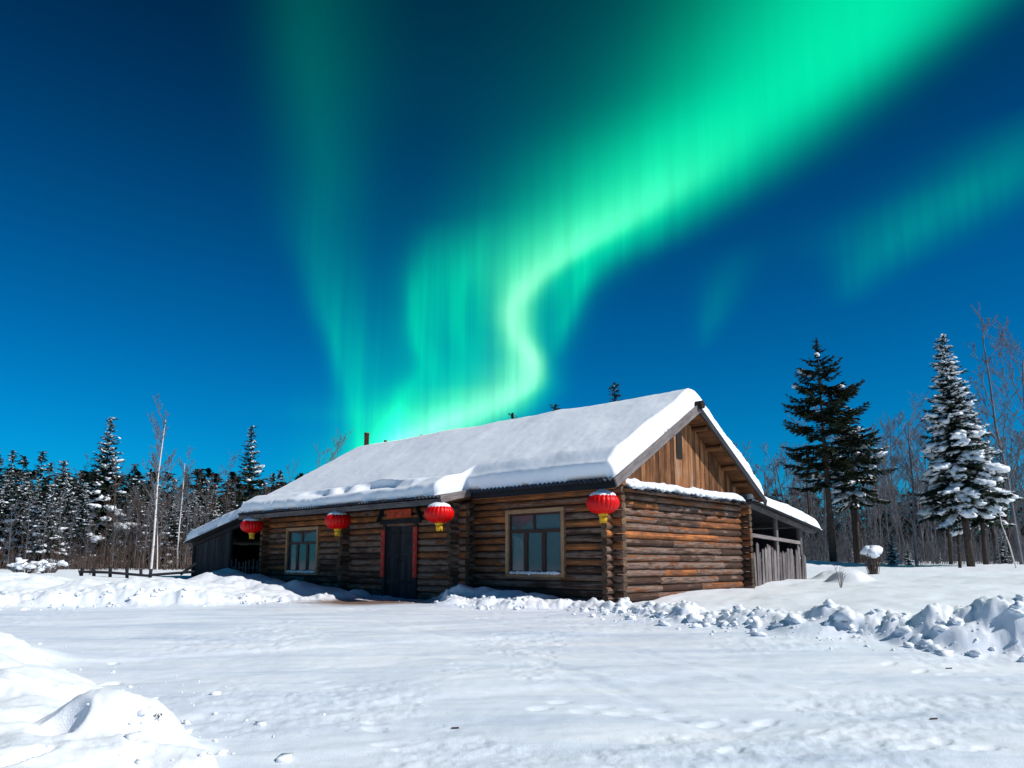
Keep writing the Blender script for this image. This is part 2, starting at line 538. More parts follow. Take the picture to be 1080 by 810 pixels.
def mat_ground():
    m, nt, b = new_mat("ground_snow")
    v = coords(nt)
    pk = attr(nt, "packed")
    n1 = noise(nt, v, 1.3, 4)
    n2 = noise(nt, v, 30, 4, .65)
    vs = nt.nodes.new('ShaderNodeMapping')
    vs.inputs['Rotation'].default_value = (0, 0, RAD(20))
    vs.inputs['Scale'].default_value = (.22, 1.6, 1)
    nt.links.new(v, vs.inputs[0])
    st = noise(nt, vs.outputs[0], 1.0, 6, .62)
    vs2 = nt.nodes.new('ShaderNodeMapping')
    vs2.inputs['Rotation'].default_value = (0, 0, RAD(-12))
    vs2.inputs['Scale'].default_value = (.5, 5, 1)
    nt.links.new(v, vs2.inputs[0])
    st2 = noise(nt, vs2.outputs[0], 1.0, 5, .6)
    fresh = ramp(nt, n1, [(.3, (.81, .85, .90)), (.7, (.85, .88, .92))])
    worn = ramp(nt, st, [(.30, (.64, .70, .81)), (.45, (.77, .82, .895)), (.60, (.835, .87, .92)), (.76, (.87, .89, .93))])
    worn = mixc(nt, .55, worn, ramp(nt, mth(nt, 'ADD', mth(nt, 'MULTIPLY', st2, .5), mth(nt, 'MULTIPLY', noise(nt, v, .9, 6, .6), .5)), [(.38, (.74, .78, .86)), (.55, (1.03, 1.03, 1.03))]), 'MULTIPLY')
    # trodden dirt in front of the door
    sp = nt.nodes.new('ShaderNodeSeparateXYZ')
    nt.links.new(v, sp.inputs[0])
    dx = mth(nt, 'DIVIDE', mth(nt, 'ADD', sp.outputs[0], 3.4), 1.9)
    dy = mth(nt, 'DIVIDE', mth(nt, 'SUBTRACT', sp.outputs[1], 17.6), 1.15)
    dd = mth(nt, 'ADD', mth(nt, 'MULTIPLY', dx, dx), mth(nt, 'MULTIPLY', dy, dy))
    dirt = mth(nt, 'SUBTRACT', mth(nt, 'MULTIPLY', mth(nt, 'POWER', 2.718, mth(nt, 'MULTIPLY', dd, -1)), 1.5), mth(nt, 'MULTIPLY', noise(nt, vs2.outputs[0], 1.8, 4, .7), .95), True)
    dirt = mth(nt, 'MULTIPLY', dirt, 1.3, True)
    worn = mixc(nt, dirt, worn, (.20, .13, .10))
    grit = ramp(nt, noise(nt, v, 9, 2), [(.73, (1, 1, 1)), (.77, (.6, .6, .62))])
    worn = mixc(nt, .6, worn, grit, 'MULTIPLY')
    c = mixc(nt, pk, fresh, worn)
    nt.links.new(c, b.inputs['Base Color'])
    r = mth(nt, 'SUBTRACT', .62, mth(nt, 'MULTIPLY', pk, .14))
    nt.links.new(r, b.inputs['Roughness'])
    b.inputs['Specular IOR Level'].default_value = .3
    bump(nt, b, mth(nt, 'ADD', mth(nt, 'ADD', n2, mth(nt, 'MULTIPLY', st2, .7)), noise(nt, v, 90, 2)), .30, .015)
    return m


def mat_wood(name, stops, tone_w=.75, stretch=(.5, 9), rough=.85, bstr=.5):
    """UV: x along the grain in metres, y across; 'tone' varies from piece to piece"""
    m, nt, b = new_mat(name)
    uv = nt.nodes.new('ShaderNodeUVMap')
    uv.uv_map = 'UVMap'
    mp = nt.nodes.new('ShaderNodeMapping')
    mp.inputs['Scale'].default_value = (stretch[0], stretch[1], 1)
    nt.links.new(uv.outputs[0], mp.inputs[0])
    n1 = noise(nt, mp.outputs[0], 1.6, 4, .6)
    mp2 = nt.nodes.new('ShaderNodeMapping')
    mp2.inputs['Scale'].default_value = (stretch[0] * 3.5, stretch[1] * 6, 1)
    nt.links.new(uv.outputs[0], mp2.inputs[0])
    n2 = noise(nt, mp2.outputs[0], 1.6, 4, .65)
    mp3 = nt.nodes.new('ShaderNodeMapping')
    mp3.inputs['Scale'].default_value = (1.1, 1.5, 1)
    nt.links.new(uv.outputs[0], mp3.inputs[0])
    n3 = noise(nt, mp3.outputs[0], 1.5, 3, .6)
    tone = attr(nt, "tone")
    f = mth(nt, 'ADD', mth(nt, 'MULTIPLY', tone, tone_w), mth(nt, 'ADD', mth(nt, 'MULTIPLY', mth(nt, 'SUBTRACT', n1, .5), .8), mth(nt, 'MULTIPLY', mth(nt, 'SUBTRACT', n3, .5), .75)), True)
    f = mth(nt, 'ADD', f, .12, True)
    c = ramp(nt, f, stops)
    c = mixc(nt, .75, c, ramp(nt, n2, [(.34, (.13, .10, .09)), (.45, (.82, .80, .79)), (.68, (1.45, 1.33, 1.22))]), 'MULTIPLY')
    nt.links.new(c, b.inputs['Base Color'])
    b.inputs['Roughness'].default_value = rough
    b.inputs['Specular IOR Level'].default_value = .2
    bump(nt, b, n2, bstr, .012)
    return m


def mat_plain(name, col, rough=.7, var=.25, scale=6, spec=.3, metal=0, bs=.15):
    m, nt, b = new_mat(name)
    v = coords(nt)
    n = noise(nt, v, scale, 4, .6)
    lo = tuple(c * (1 - var) for c in col)
    hi = tuple(min(1, c * (1 + var)) for c in col)
    nt.links.new(ramp(nt, n, [(.3, lo), (.7, hi)]), b.inputs['Base Color'])
    b.inputs['Roughness'].default_value = rough
    b.inputs['Specular IOR Level'].default_value = spec
    b.inputs['Metallic'].default_value = metal
    if bs:
        bump(nt, b, n, bs, .01)
    return m


def mat_leaf(name, lo, hi):
    m, nt, b = new_mat(name)
    v = coords(nt)
    n = noise(nt, v, 1.3, 3)
    tone = attr(nt, "tone")
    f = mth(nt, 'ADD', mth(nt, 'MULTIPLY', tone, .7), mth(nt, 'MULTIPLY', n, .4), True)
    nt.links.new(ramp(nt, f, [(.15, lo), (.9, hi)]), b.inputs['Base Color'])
    b.inputs['Roughness'].default_value = .7
    b.inputs['Specular IOR Level'].default_value = .15
    return m


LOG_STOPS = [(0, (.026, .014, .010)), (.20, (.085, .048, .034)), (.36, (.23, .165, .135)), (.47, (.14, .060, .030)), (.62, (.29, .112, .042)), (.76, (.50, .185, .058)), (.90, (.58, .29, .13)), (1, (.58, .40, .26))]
ASH_STOPS = [(0, (.04, .036, .038)), (.4, (.10, .09, .094)), (.75, (.20, .18, .18)), (1, (.29, .26, .25))]
BRD_STOPS = [(0, (.022, .011, .007)), (.3, (.09, .040, .018)), (.52, (.20, .088, .036)), (.75, (.33, .155, .068)), (.9, (.30, .21, .15)), (1, (.32, .28, .24))]
DRK_STOPS = [(0, (.010, .011, .014)), (.5, (.022, .024, .030)), (.8, (.04, .042, .05)), (1, (.075, .075, .082))]
M = {}
M['snow'] = mat_snow("snow")
M['snow_roof'] = mat_snow("roof_snow", .30, (.85, .88, .94), (.88, .905, .955))
M['snow_tree'] = mat_snow("tree_snow", .6)
M['ground'] = mat_ground()
M['log'] = mat_wood("weathered_logs", LOG_STOPS)
M['log_end'] = mat_wood("log_ends", [(0, (.03, .022, .017)), (.5, (.12, .08, .05)), (1, (.34, .22, .11))], stretch=(3, 3))
M['chink'] = mat_plain("moss_chinking", (.018, .014, .011), .95)
M['board'] = mat_wood("gable_boards", BRD_STOPS, stretch=(.5, 7))
M['ash'] = mat_wood("grey_boards", ASH_STOPS, stretch=(.5, 7))
M['dark'] = mat_wood("dark_boards", DRK_STOPS, stretch=(.6, 8))
M['beam'] = mat_wood("beam_wood", [(0, (.045, .02, .011)), (.5, (.15, .066, .028)), (1, (.33, .16, .065))], stretch=(.5, 6))
M['frame'] = mat_wood("window_frame_wood", [(0, (.18, .10, .06)), (.5, (.36, .21, .12)), (1, (.52, .34, .20))], stretch=(.5, 7))
M['sash'] = mat_plain("sash_paint", (.045, .020, .014), .6)
M['sheet'] = mat_plain("roof_sheet", (.055, .065, .085), .8, .35, 9)
M['iron'] = mat_plain("rusty_iron", (.10, .038, .022), .8, .5, 12)
M['red'] = None
M['glass'] = None


def mk_special():
    # lantern cloth
    m, nt, b = new_mat("lantern_cloth")
    v = coords(nt, 'Object')
    n = noise(nt, v, 14, 3)
    nt.links.new(ramp(nt, n, [(.3, (.54, .002, .002)), (.7, (.74, .004, .004))]), b.inputs['Base Color'])
    b.inputs['Roughness'].default_value = .42
    b.inputs['Specular IOR Level'].default_value = .22
    M['red'] = m
    M['gold'] = mat_plain("gold_fringe", (.70, .40, .02), .5, .25, 20)
    M['paper'] = mat_plain("red_paper", (.42, .022, .016), .75, .35, 7)
    M['banner'] = mat_plain("banner_paper", (.50, .055, .022), .75, .3, 6)
    M['ink'] = mat_plain("faded_ink", (.10, .02, .015), .8)
    M['gilt'] = mat_plain("faded_gilt", (.42, .17, .09), .7)
    g, nt, b = new_mat("window_glass")
    v = coords(nt, 'Object')
    b.inputs['Base Color'].default_value = (.12, .145, .165, 1)
    b.inputs['Roughness'].default_value = .06
    b.inputs['IOR'].default_value = 1.6
    b.inputs['Alpha'].default_value = .5
    M['glass'] = g
    M['curtain'] = mat_plain("white_curtain", (.78, .78, .76), .8)
    M['room'] = mat_plain("room_dark", (.035, .03, .028), .9)
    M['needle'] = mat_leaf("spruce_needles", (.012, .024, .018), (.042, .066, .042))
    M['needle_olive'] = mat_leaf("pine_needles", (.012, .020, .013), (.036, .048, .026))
    M['bark'] = mat_plain("conifer_bark", (.055, .040, .032), .9, .4, 5)
    M['twig'] = mat_plain("bare_twigs", (.15, .145, .158), .9, .3, 2, bs=0)
    M['twig_brown'] = mat_plain("brown_twigs", (.105, .074, .062), .9, .4, .8, bs=0)
    # birch bark
    m, nt, b = new_mat("birch_bark")
    v = coords(nt, 'Object', (2, 2, 9))
    n = noise(nt, v, 2, 3, .6)
    nt.links.new(ramp(nt, n, [(.32, (.06, .05, .05)), (.40, (.62, .58, .55)), (.8, (.74, .70, .68))]), b.inputs['Base Color'])
    b.inputs['Roughness'].default_value = .75
    M['birch'] = m


mk_special()


# ------------------------------------------------------------------ mesh builder
class MB:
    def __init__(self):
        self.v, self.f, self.uv, self.tone, self.mi, self.sm = [], [], [], [], [], []
        self.m = 0
        self.smooth = False

    def vert(self, p, uv=(0, 0), tone=.5):
        self.v.append(tuple(p))
        self.uv.append(uv)
        self.tone.append(tone)
        return len(self.v) - 1

    def face(self, idx):
        self.f.append(tuple(idx))
        self.mi.append(self.m)
        self.sm.append(self.smooth)

    def frame_box(self, o, a, b, c, tone=.5, uvoff=None):
        """box from corner o with edge vectors a (grain), b, c"""
        o, a, b, c = map(Vector, (o, a, b, c))
        la, lb, lc = a.length, b.length, c.length
        u0 = random.uniform(0, 50) if uvoff is None else uvoff
        v0 = random.uniform(0, 50)
        sides = [((0, 0, 0), (1, 0, 0), (1, 1, 0), (0, 1, 0)), ((0, 0, 1), (0, 1, 1), (1, 1, 1), (1, 0, 1)),
                 ((0, 0, 0), (0, 0, 1), (1, 0, 1), (1, 0, 0)), ((0, 1, 0), (1, 1, 0), (1, 1, 1), (0, 1, 1)),
                 ((0, 0, 0), (0, 1, 0), (0, 1, 1), (0, 0, 1)), ((1, 0, 0), (1, 0, 1), (1, 1, 1), (1, 1, 0))]
        flip = a.cross(b).dot(c) < 0
        for s in sides:
            ids = []
            for i, j, k in s:
                ids.append(self.vert(o + a * i + b * j + c * k, (u0 + la * i, v0 + lb * j + lc * k), tone))
            ids = ids[::-1]
            self.face(ids[::-1] if flip else ids)

    def box(self, x0, x1, y0, y1, z0, z1, grain='x', tone=.5):
        d = [Vector((x1 - x0, 0, 0)), Vector((0, y1 - y0, 0)), Vector((0, 0, z1 - z0))]
        o = {'x': (0, 1, 2), 'y': (1, 0, 2), 'z': (2, 0, 1)}[grain]
        self.frame_box((x0, y0, z0), d[o[0]], d[o[1]], d[o[2]], tone)

    def bar(self, p, q, w, h, tone=.5, up=(0, 0, 1)):
        """beam of section w x h centred on the line p-q"""
        p, q = Vector(p), Vector(q)
        a = q - p
        s = a.cross(Vector(up))
        if s.length < 1e-6:
            s = a.cross(Vector((1, 0, 0)))
        s.normalize()
        t = s.cross(a).normalized()
        self.frame_box(p - s * w / 2 - t * h / 2, a, s * w, t * h, tone)

    def log(self, p, q, r, tone=.5, sides=10, seg=6, jit=.08, end_m=None, squash=1.0, seed=None):
        p, q = Vector(p), Vector(q)
        a = q - p
        L = a.length
        a.normalize()
        s = a.cross(Vector((0, 0, 1)))
        if s.length < 1e-4:
            s = Vector((1, 0, 0))
        s.normalize()
        t = s.cross(a).normalized()
        u0, v0 = random.uniform(0, 60), random.uniform(0, 60)
        rings = []
        ph = random.uniform(0, 100)
        for i in range(seg + 1):
            k = i / seg
            ring = []
            off = s * (mnoise.noise((k * L * .5 + ph, 0, 1)) * r * jit * 1.6) + t * (mnoise.noise((k * L * .5 + ph, 5, 1)) * r * jit * 1.6)
            for j in range(sides + 1):
                an = 2 * math.pi * (j % sides) / sides
                rr = r * (1 + jit * mnoise.noise((k * L * 1.3 + ph, math.cos(an) * 1.2, math.sin(an) * 1.2)))
                pt = p + a * (L * k) + off + s * (math.cos(an) * rr) + t * (math.sin(an) * rr * squash)
                ring.append(self.vert(pt, (u0 + L * k, v0 + j / sides * 2 * math.pi * r), tone))
            rings.append(ring)
        sm = self.smooth
        self.smooth = True
        for i in range(seg):
            for j in range(sides):
                self.face((rings[i][j], rings[i][j + 1], rings[i + 1][j + 1], rings[i + 1][j]))
        self.smooth = False
        om = self.m
        if end_m is not None:
            self.m = end_m
        for ring, k in ((rings[0], 1), (rings[-1], 0)):
            ids = [self.vert(self.v[i], (u0 + self.v[i][2], v0 + self.v[i][0] + self.v[i][1]), tone) for i in ring[:-1]]
            self.face(ids[::-1] if not k else ids)
        self.m = om
        self.smooth = sm

    def tube(self, pts, rads, sides=6, tone=.5, cap=True):
        rings = []
        n = len(pts)
        pts = [Vector(p) for p in pts]
        sm, self.smooth = self.smooth, True
        for i, p in enumerate(pts):
            a = (pts[min(i + 1, n - 1)] - pts[max(i - 1, 0)]).normalized()
            s = a.cross(Vector((.13, .21, 1)))
            if s.length < 1e-4:
                s = a.cross(Vector((1, 0, 0)))
            s.normalize()
            t = s.cross(a)
            rings.append([self.vert(p + (s * math.cos(2 * math.pi * j / sides) + t * math.sin(2 * math.pi * j / sides)) * rads[i], (0, 0), tone) for j in range(sides)])
        for i in range(n - 1):
            for j in range(sides):
                k = (j + 1) % sides
                self.face((rings[i][j], rings[i][k], rings[i + 1][k], rings[i + 1][j]))
        if cap:
            self.face(rings[0][::-1])
            self.face(rings[-1])
        self.smooth = sm

    def blob(self, c, sx, sy, sz, rot=0.0, sub=1, jit=.25, tone=.5, axis=None):
        """noisy flattened lump"""
        V, F = ICO[sub]
        c = Vector(c)
        ph = random.uniform(0, 100)
        base = len(self.v)
        cr, sr = math.cos(rot), math.sin(rot)
        if axis is not None:
            ax = Vector(axis).normalized()
            sd = ax.cross(Vector((0, 0, 1)))
            sd = sd.normalized() if sd.length > 1e-4 else Vector((1, 0, 0))
            up = sd.cross(ax)
        for p in V:
            k = 1 + jit * 1.6 * mnoise.noise((p[0] * 1.4 + ph, p[1] * 1.4, p[2] * 1.4))
            x, y, z = p[0] * sx * k, p[1] * sy * k, p[2] * sz * k
            if axis is not None:
                w = c + ax * x + sd * y + up * z
            else:
                w = c + Vector((x * cr - y * sr, x * sr + y * cr, z))
            self.vert(w, (0, 0), tone)
        sm, self.smooth = self.smooth, True
        for f in F:
            self.face([base + i for i in f])
        self.smooth = sm

    def build(self, name, mats, parent=None):
        me = bpy.data.meshes.new(name)
        me.from_pydata(self.v, [], self.f)
        for m in (mats if isinstance(mats, (list, tuple)) else [mats]):
            me.materials.append(m)
        me.polygons.foreach_set('material_index', self.mi)
        me.polygons.foreach_set('use_smooth', self.sm)
        at_ = me.attributes.new('tone', 'FLOAT', 'POINT')
        at_.data.foreach_set('value', self.tone)
        uvl = me.uv_layers.new(name='UVMap')
        li = np.empty(len(me.loops), int)
        me.loops.foreach_get('vertex_index', li)
        uvl.data.foreach_set('uv', np.array(self.uv, float)[li].ravel())
        me.update()
        o = bpy.data.objects.new(name, me)
        COL.objects.link(o)
        if parent is not None:
            o.parent = parent
        return o


def _ico(n):
    b = bmesh.new()
    bmesh.ops.create_icosphere(b, subdivisions=n, radius=1)
    V = [tuple(v.co) for v in b.verts]
    F = [tuple(v.index for v in f.verts) for f in b.faces]
    b.free()
    return V, F


ICO = {1: _ico(1), 2: _ico(2), 3: _ico(3)}


def empty(name, loc=(0, 0, 0), rz=0.0):
    o = bpy.data.objects.new(name, None)
    o.location = loc
    o.rotation_euler = (0, 0, rz)
    COL.objects.link(o)
    return o


def tag(o, label=None, cat=None, group=None, kind=None):
    if label:
        o['label'] = label
    if cat:
        o['category'] = cat
    if group:
        o['group'] = group
    if kind:
        o['kind'] = kind
    return o


# ------------------------------------------------------------------ ground: one sheet, split into field and road
def build_ground():
    def spaced(breaks):
        out = []
        for a, b, n in breaks:
            out.append(np.linspace(a, b, n, endpoint=False))
        return np.concatenate(out)
    az = np.radians(spaced([(-180, -60, 60), (-60, -42, 60), (-42, 42, 860), (42, 60, 60), (60, 180, 60)]))
    lr = np.concatenate([np.exp(np.linspace(math.log(.4), math.log(3.0), 30, endpoint=False)), np.exp(np.linspace(math.log(3.0), math.log(28), 520, endpoint=False)),
                         np.exp(np.linspace(math.log(28), math.log(900), 110))])
    A, R = np.meshgrid(az, lr)
    x, y = np.sin(A) * R, np.cos(A) * R
    z, sd = terrain(x, y)
    far = sstep((R - 130) / 150)
    z = z * (1 - far) + 1.0 * far
    nr, na = x.shape
    packed = 1 - sstep((sd + .25) / .6)
    co = np.stack([x, y, z], -1).reshape(-1, 3)
    i, j = np.meshgrid(np.arange(nr - 1), np.arange(na), indexing='ij')
    jn = (j + 1) % na
    q = np.stack([i * na + j, i * na + jn, (i + 1) * na + jn, (i + 1) * na + j], -1).reshape(-1, 4)[:, ::-1]
    pkf = packed.reshape(-1)[q].mean(1)
    for name, sel in (("snow_ground", pkf <= .5), ("road", pkf > .5)):
        qq = q[sel]
        used, inv = np.unique(qq, return_inverse=True)
        me = bpy.data.meshes.new(name)
        me.vertices.add(len(used))
        me.vertices.foreach_set('co', co[used].ravel())
        me.loops.add(qq.size)
        me.loops.foreach_set('vertex_index', inv.ravel().astype(np.int32))
        me.polygons.add(len(qq))
        me.polygons.foreach_set('loop_start', np.arange(0, qq.size, 4, dtype=np.int32))
        me.polygons.foreach_set('loop_total', np.full(len(qq), 4, np.int32))
        me.update(calc_edges=True)
        me.polygons.foreach_set('use_smooth', np.ones(len(qq), bool))
        a = me.attributes.new('packed', 'FLOAT', 'POINT')
        a.data.foreach_set('value', packed.reshape(-1)[used].astype(np.float32))
        me.materials.append(M['ground'])
        o = bpy.data.objects.new(name, me)
        COL.objects.link(o)
        o['kind'] = 'structure'
        if name == 'snow_ground':
            tag(o, "deep fresh snow field with ploughed banks around the yard", "snow field")
        else:
            tag(o, "wide packed snow road and yard in front of the cabin", "road")


build_ground()

# ------------------------------------------------------------------ clods of snow along the ploughed edge
def build_clods():
    random.seed(11)
    mb = MB()
    n = len(ROAD)
    segs = [(i, w) for i, w in ((1, 1.0), (2, .8), (6, .5), (7, 1.2), (8, .9), (9, .8), (10, 2.2), (11, 2.0), (12, 2.0), (13, 1.6), (18, 1.2), (19, 1.3), (20, 1.2), (21, .7), (22, .6))]
    for i, w in segs:
        ax, ay = ROAD[i]
        bx, by = ROAD[(i + 1) % n]
        L = math.hypot(bx - ax, by - ay)
        nx, ny = (by - ay) / L, -(bx - ax) / L      # outward is the other side for this winding
        for _ in range(int(L * 22 * w)):
            k = random.random()
            d = random.gauss(.12, .38)
            x = ax + (bx - ax) * k - nx * d
            y = ay + (by - ay) * k - ny * d
            s = .014 + .07 * random.random() ** 3.6
            if i >= 18:
                s *= .55
            elif random.random() < .03 * w:
                s *= 1.9
            z = ground_z(x, y)
            mb.blob((x, y, z + s * .25), s * random.uniform(.8, 1.5), s * random.uniform(.7, 1.2), s * random.uniform(.5, .85), random.uniform(0, 6), 1 if s < .05 else 2, .62)
    o = mb.build("snow_clods", M['snow'])
    tag(o, "loose lumps of ploughed snow scattered along the road edge", "snow lumps", None, 'stuff')


build_clods()

# ------------------------------------------------------------------ log cabin (local x = along the gable wall, y = along the front wall, z up)
YAW = 0.828
CORNER = Vector((2.102, 15.657, 0))
MW = Matrix.Translation(CORNER) @ Matrix.Rotation(YAW, 4, 'Z')


def HW(v, u, z):
    return MW @ Vector((v, u, z))


WG, LEN = 5.95, 13.0          # gable width, length
PROJ = -.48                   # the door half of the front stands forward
U0 = 4.15                     # where it starts
RD = .083                     # log radius
NR = 15
RIDGE_Z, EAVE_Z = 4.53, 2.52
EV = -.525                    # right-hand eave
TANR = (RIDGE_Z - EAVE_Z) / (WG / 2 - EV)
EV2, EZ2 = -1.48, 2.33        # kicked-out eave over the door half
OG = .48                      # gable overhang
REND = LEN + .08
UE = 3.72


def roof_z(v, u):
    """underside of the roof covering"""
    z = RIDGE_Z - TANR * abs(v - WG / 2)
    if v < EV and u >= UE - 1e-6:
        z = EAVE_Z + (v - EV) * (EAVE_Z - EZ2) / (EV - EV2)
    return z


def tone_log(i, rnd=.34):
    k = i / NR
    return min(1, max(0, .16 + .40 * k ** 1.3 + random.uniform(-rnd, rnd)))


cabin = empty("log_cabin", CORNER, YAW)
tag(cabin, "long weathered log cabin under a thick snow roof, lanterns along its eaves", "cabin")


def log_run(mb, p, q, i, r=RD, gaps=(), pieces=1, rnd=.34):
    """one course of logs from p to q (one coordinate varies), left out over the gaps"""
    p, q = Vector(p), Vector(q)
    ax = 0 if abs(q.x - p.x) > abs(q.y - p.y) else 1
    a, b = sorted((p[ax], q[ax]))
    z = p.z
    spans = [(a, b)]
    for g0, g1, z0, z1 in gaps:
        if z0 < z < z1:
            ns = []
            for s0, s1 in spans:
                if g1 <= s0 or g0 >= s1:
                    ns.append((s0, s1))
                else:
                    if g0 > s0:
                        ns.append((s0, g0))
                    if g1 < s1:
                        ns.append((g1, s1))
            spans = ns
    for s0, s1 in spans:
        cuts = [s0]
        if s1 - s0 > 2.2:
            for k in range(pieces - 1):
                cuts.append(s0 + (s1 - s0) * ((k + 1) / pieces + random.uniform(-.13, .13)))
        cuts.append(s1)
        for c0, c1 in zip(cuts, cuts[1:]):
            A, B = p.copy(), p.copy()
            A[ax], B[ax] = c0 + .003, c1 - .003
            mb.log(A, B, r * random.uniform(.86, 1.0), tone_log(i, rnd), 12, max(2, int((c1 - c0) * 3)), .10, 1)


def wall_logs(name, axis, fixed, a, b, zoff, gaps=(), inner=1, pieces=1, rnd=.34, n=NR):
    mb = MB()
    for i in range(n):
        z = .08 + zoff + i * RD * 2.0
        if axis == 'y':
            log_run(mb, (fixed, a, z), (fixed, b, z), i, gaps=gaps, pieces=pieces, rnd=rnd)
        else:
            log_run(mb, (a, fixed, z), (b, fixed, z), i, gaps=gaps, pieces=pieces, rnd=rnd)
    # chinking behind the logs
    mb.m = 2
    t0, t1 = (-.012, .09)
    ztop = .08 + n * RD * 2
    lo, hi = (a + .32, b - .32)
    cells_ = [(lo, hi, -.1, ztop)]
    for g0, g1, z0, z1 in gaps:
        nc = []
        for (x0, x1, y0, y1) in cells_:
            if g1 <= x0 or g0 >= x1:
                nc.append((x0, x1, y0, y1))
                continue
            if g0 > x0:
                nc.append((x0, g0, y0, y1))
            if g1 < x1:
                nc.append((g1, x1, y0, y1))
            if z0 > y0:
                nc.append((max(g0, x0), min(g1, x1), y0, z0))
            if z1 < y1:
                nc.append((max(g0, x0), min(g1, x1), z1, y1))
        cells_ = nc
    for x0, x1, y0, y1 in cells_:
        f0, f1 = sorted((fixed + inner * t0, fixed + inner * t1))
        if axis == 'y':
            mb.box(f0, f1, x0, x1, y0, y1)
        else:
            mb.box(x0, x1, f0, f1, y0, y1)
    return mb.build(name, [M['log'], M['log_end'], M['chink']], cabin)


random.seed(3)
PE = .30                                   # how far crossing logs run past the corner
W1 = (1.30, 2.88, .66, 2.02)               # right window opening (u0,u1,z0,z1)
W2 = (10.15, 11.75, .62, 1.86)             # left window opening
DR = (5.60, 7.00, -.3, 1.90)               # door opening
# the front wall, its two halves
wall_logs("log_wall", 'y', 0.0, -PE, U0, 0, [W1], 1, 1, .3)
wall_logs("log_wall", 'y', PROJ, U0 - PE, LEN + PE, 0, [W2, DR], 1, 2, .3, 14)
# gable wall, far gable, back wall, short return
wall_logs("log_wall", 'x', 0.0, -PE, WG + PE, RD, (), 1, 3, .42)
wall_logs("log_wall", 'x', LEN, PROJ - PE, WG + PE, RD, (), -1, 1, .3, 14)
wall_logs("log_wall", 'y', WG, -PE, LEN + PE, 0, (), -1, 2, .3)
# crossing log ends that stand out of the front face (inner cross walls)
for uu, v0, v1 in ((U0, PROJ - PE, .35), (8.62, PROJ - PE - .04, PROJ + .5)):
    mb = MB()
    for i in range(14):
        for du in (-.0,):
            z = .08 + RD + i * RD * 1.99
            mb.log((v0 - random.uniform(-.05, .06), uu + du, z), (v1, uu + du, z), RD * random.uniform(.95, 1.08), random.uniform(.0, .30), 10, 2, .08, 1)
    mb.build("log_corner", [M['log'], M['log_end']], cabin)
# dark unseen slabs at floor and ceiling height, added to stop light leaking inside
mb = MB()
mb.box(.1, WG - .1, .1, LEN - .1, -.05, .02)
mb.box(.1, WG - .1, .1, LEN - .1, 2.38, 2.42)
mb.build("light_stop_slabs", M['room'], cabin)

# gable boarding above the logs
def gable_boards(u, s, parent):
    mb = MB()
    v = .02
    while v < WG - .03:
        w = random.uniform(.10, .17)
        v1 = min(v + w, WG - .02)
        za, zb = roof_z(v, 0) - .03, roof_z(v1, 0) - .03
        zl = 2.56
        t = random.uniform(.018, .032)
        tone = random.uniform(.15, .95)
        u_a, u_b = (u, u - t * s)
        if min(za, zb) > zl + .03:
            o = [(v + .003, zl), (v1 - .003, zl), (v1 - .003, zb), (v + .003, za)]
            du0 = random.uniform(0, 50)
            for uu, rev in ((u_b, s > 0), (u_a, s < 0)):
                ids = [mb.vert((a, uu, z), (du0 + z, du0 + a), tone) for a, z in o]
                mb.face(ids if rev else ids[::-1])
            for (a, z), (b, z2) in zip(o, o[1:] + o[:1]):
                ids = [mb.vert((a, u_a, z), (du0 + z, du0), tone), mb.vert((b, u_a, z2), (du0 + z2, du0), tone), mb.vert((b, u_b, z2), (du0 + z2, du0), tone), mb.vert((a, u_b, z), (du0 + z, du0), tone)]
                mb.face(ids)
        v = v1
    return mb.build("gable_boarding", M['board'], parent)


gable_boards(0.0, 1, cabin)
gable_boards(LEN, -1, cabin)
# dark panel on the boards, painted as the shade inside a loft slot
mb = MB()
mb.box(2.66, 2.92, -.05, -.036, 3.36, 4.02)
mb.build("loft_slot_dark_panel", M['chink'], cabin)

# roof covering: corrugated sheets
def corrugated(mb, prof, u0, u1, zfun, amp=.022, wl=.125, thick=.012, step=.02):
    us = np.arange(u0, u1 + 1e-6, step)
    for layer in (0, 1):
        rows = []
        for u in us:
            d = amp * math.sin(2 * math.pi * u / wl)
            rows.append([mb.vert((v, u, z + d + amp + (thick if layer else 0)), (v, u), .5) for v, z in prof])
        for i in range(len(us) - 1):
            for j in range(len(prof) - 1):
                q = (rows[i][j], rows[i][j + 1], rows[i + 1][j + 1], rows[i + 1][j])
                mb.face(q if layer else q[::-1])
        if layer == 0:
            r0 = rows
        else:
            for j in (0, len(prof) - 1):
                for i in range(len(us) - 1):
                    mb.face((r0[i][j], r0[i + 1][j], rows[i + 1][j], rows[i][j]))
            for i in (0, len(us) - 1):
                for j in range(len(prof) - 1):
                    mb.face((r0[i][j], r0[i][j + 1], rows[i][j + 1], rows[i][j]))


mb = MB()
RB = .055       # boarding + sheet rise above the rafter underside
corrugated(mb, [(EV - .10, roof_z(EV, 0) - .057 + RB), (WG / 2, RIDGE_Z + RB)], -OG, UE - .02, None)
corrugated(mb, [(EV2 - .10, EZ2 - .018 + RB), (EV, EAVE_Z + RB), (WG / 2, RIDGE_Z + RB)], UE, REND, None)
corrugated(mb, [(WG / 2, RIDGE_Z + RB), (WG - EV + .06, EAVE_Z - .034 + RB)], -OG, REND, None)
roof = mb.build("roof", M['sheet'], cabin)
# boards under the sheets
mb = MB()


def slope_board(v0, z0, v1, z1, u0, u1, t, tone):
    a = Vector((v1 - v0, 0, z1 - z0))
    n = Vector((-a.z, 0, a.x)).normalized()
    if n.z < 0:
        n = -n
    mb.frame_box((v0, u0, z0), (0, u1 - u0, 0), a, n * t, tone)


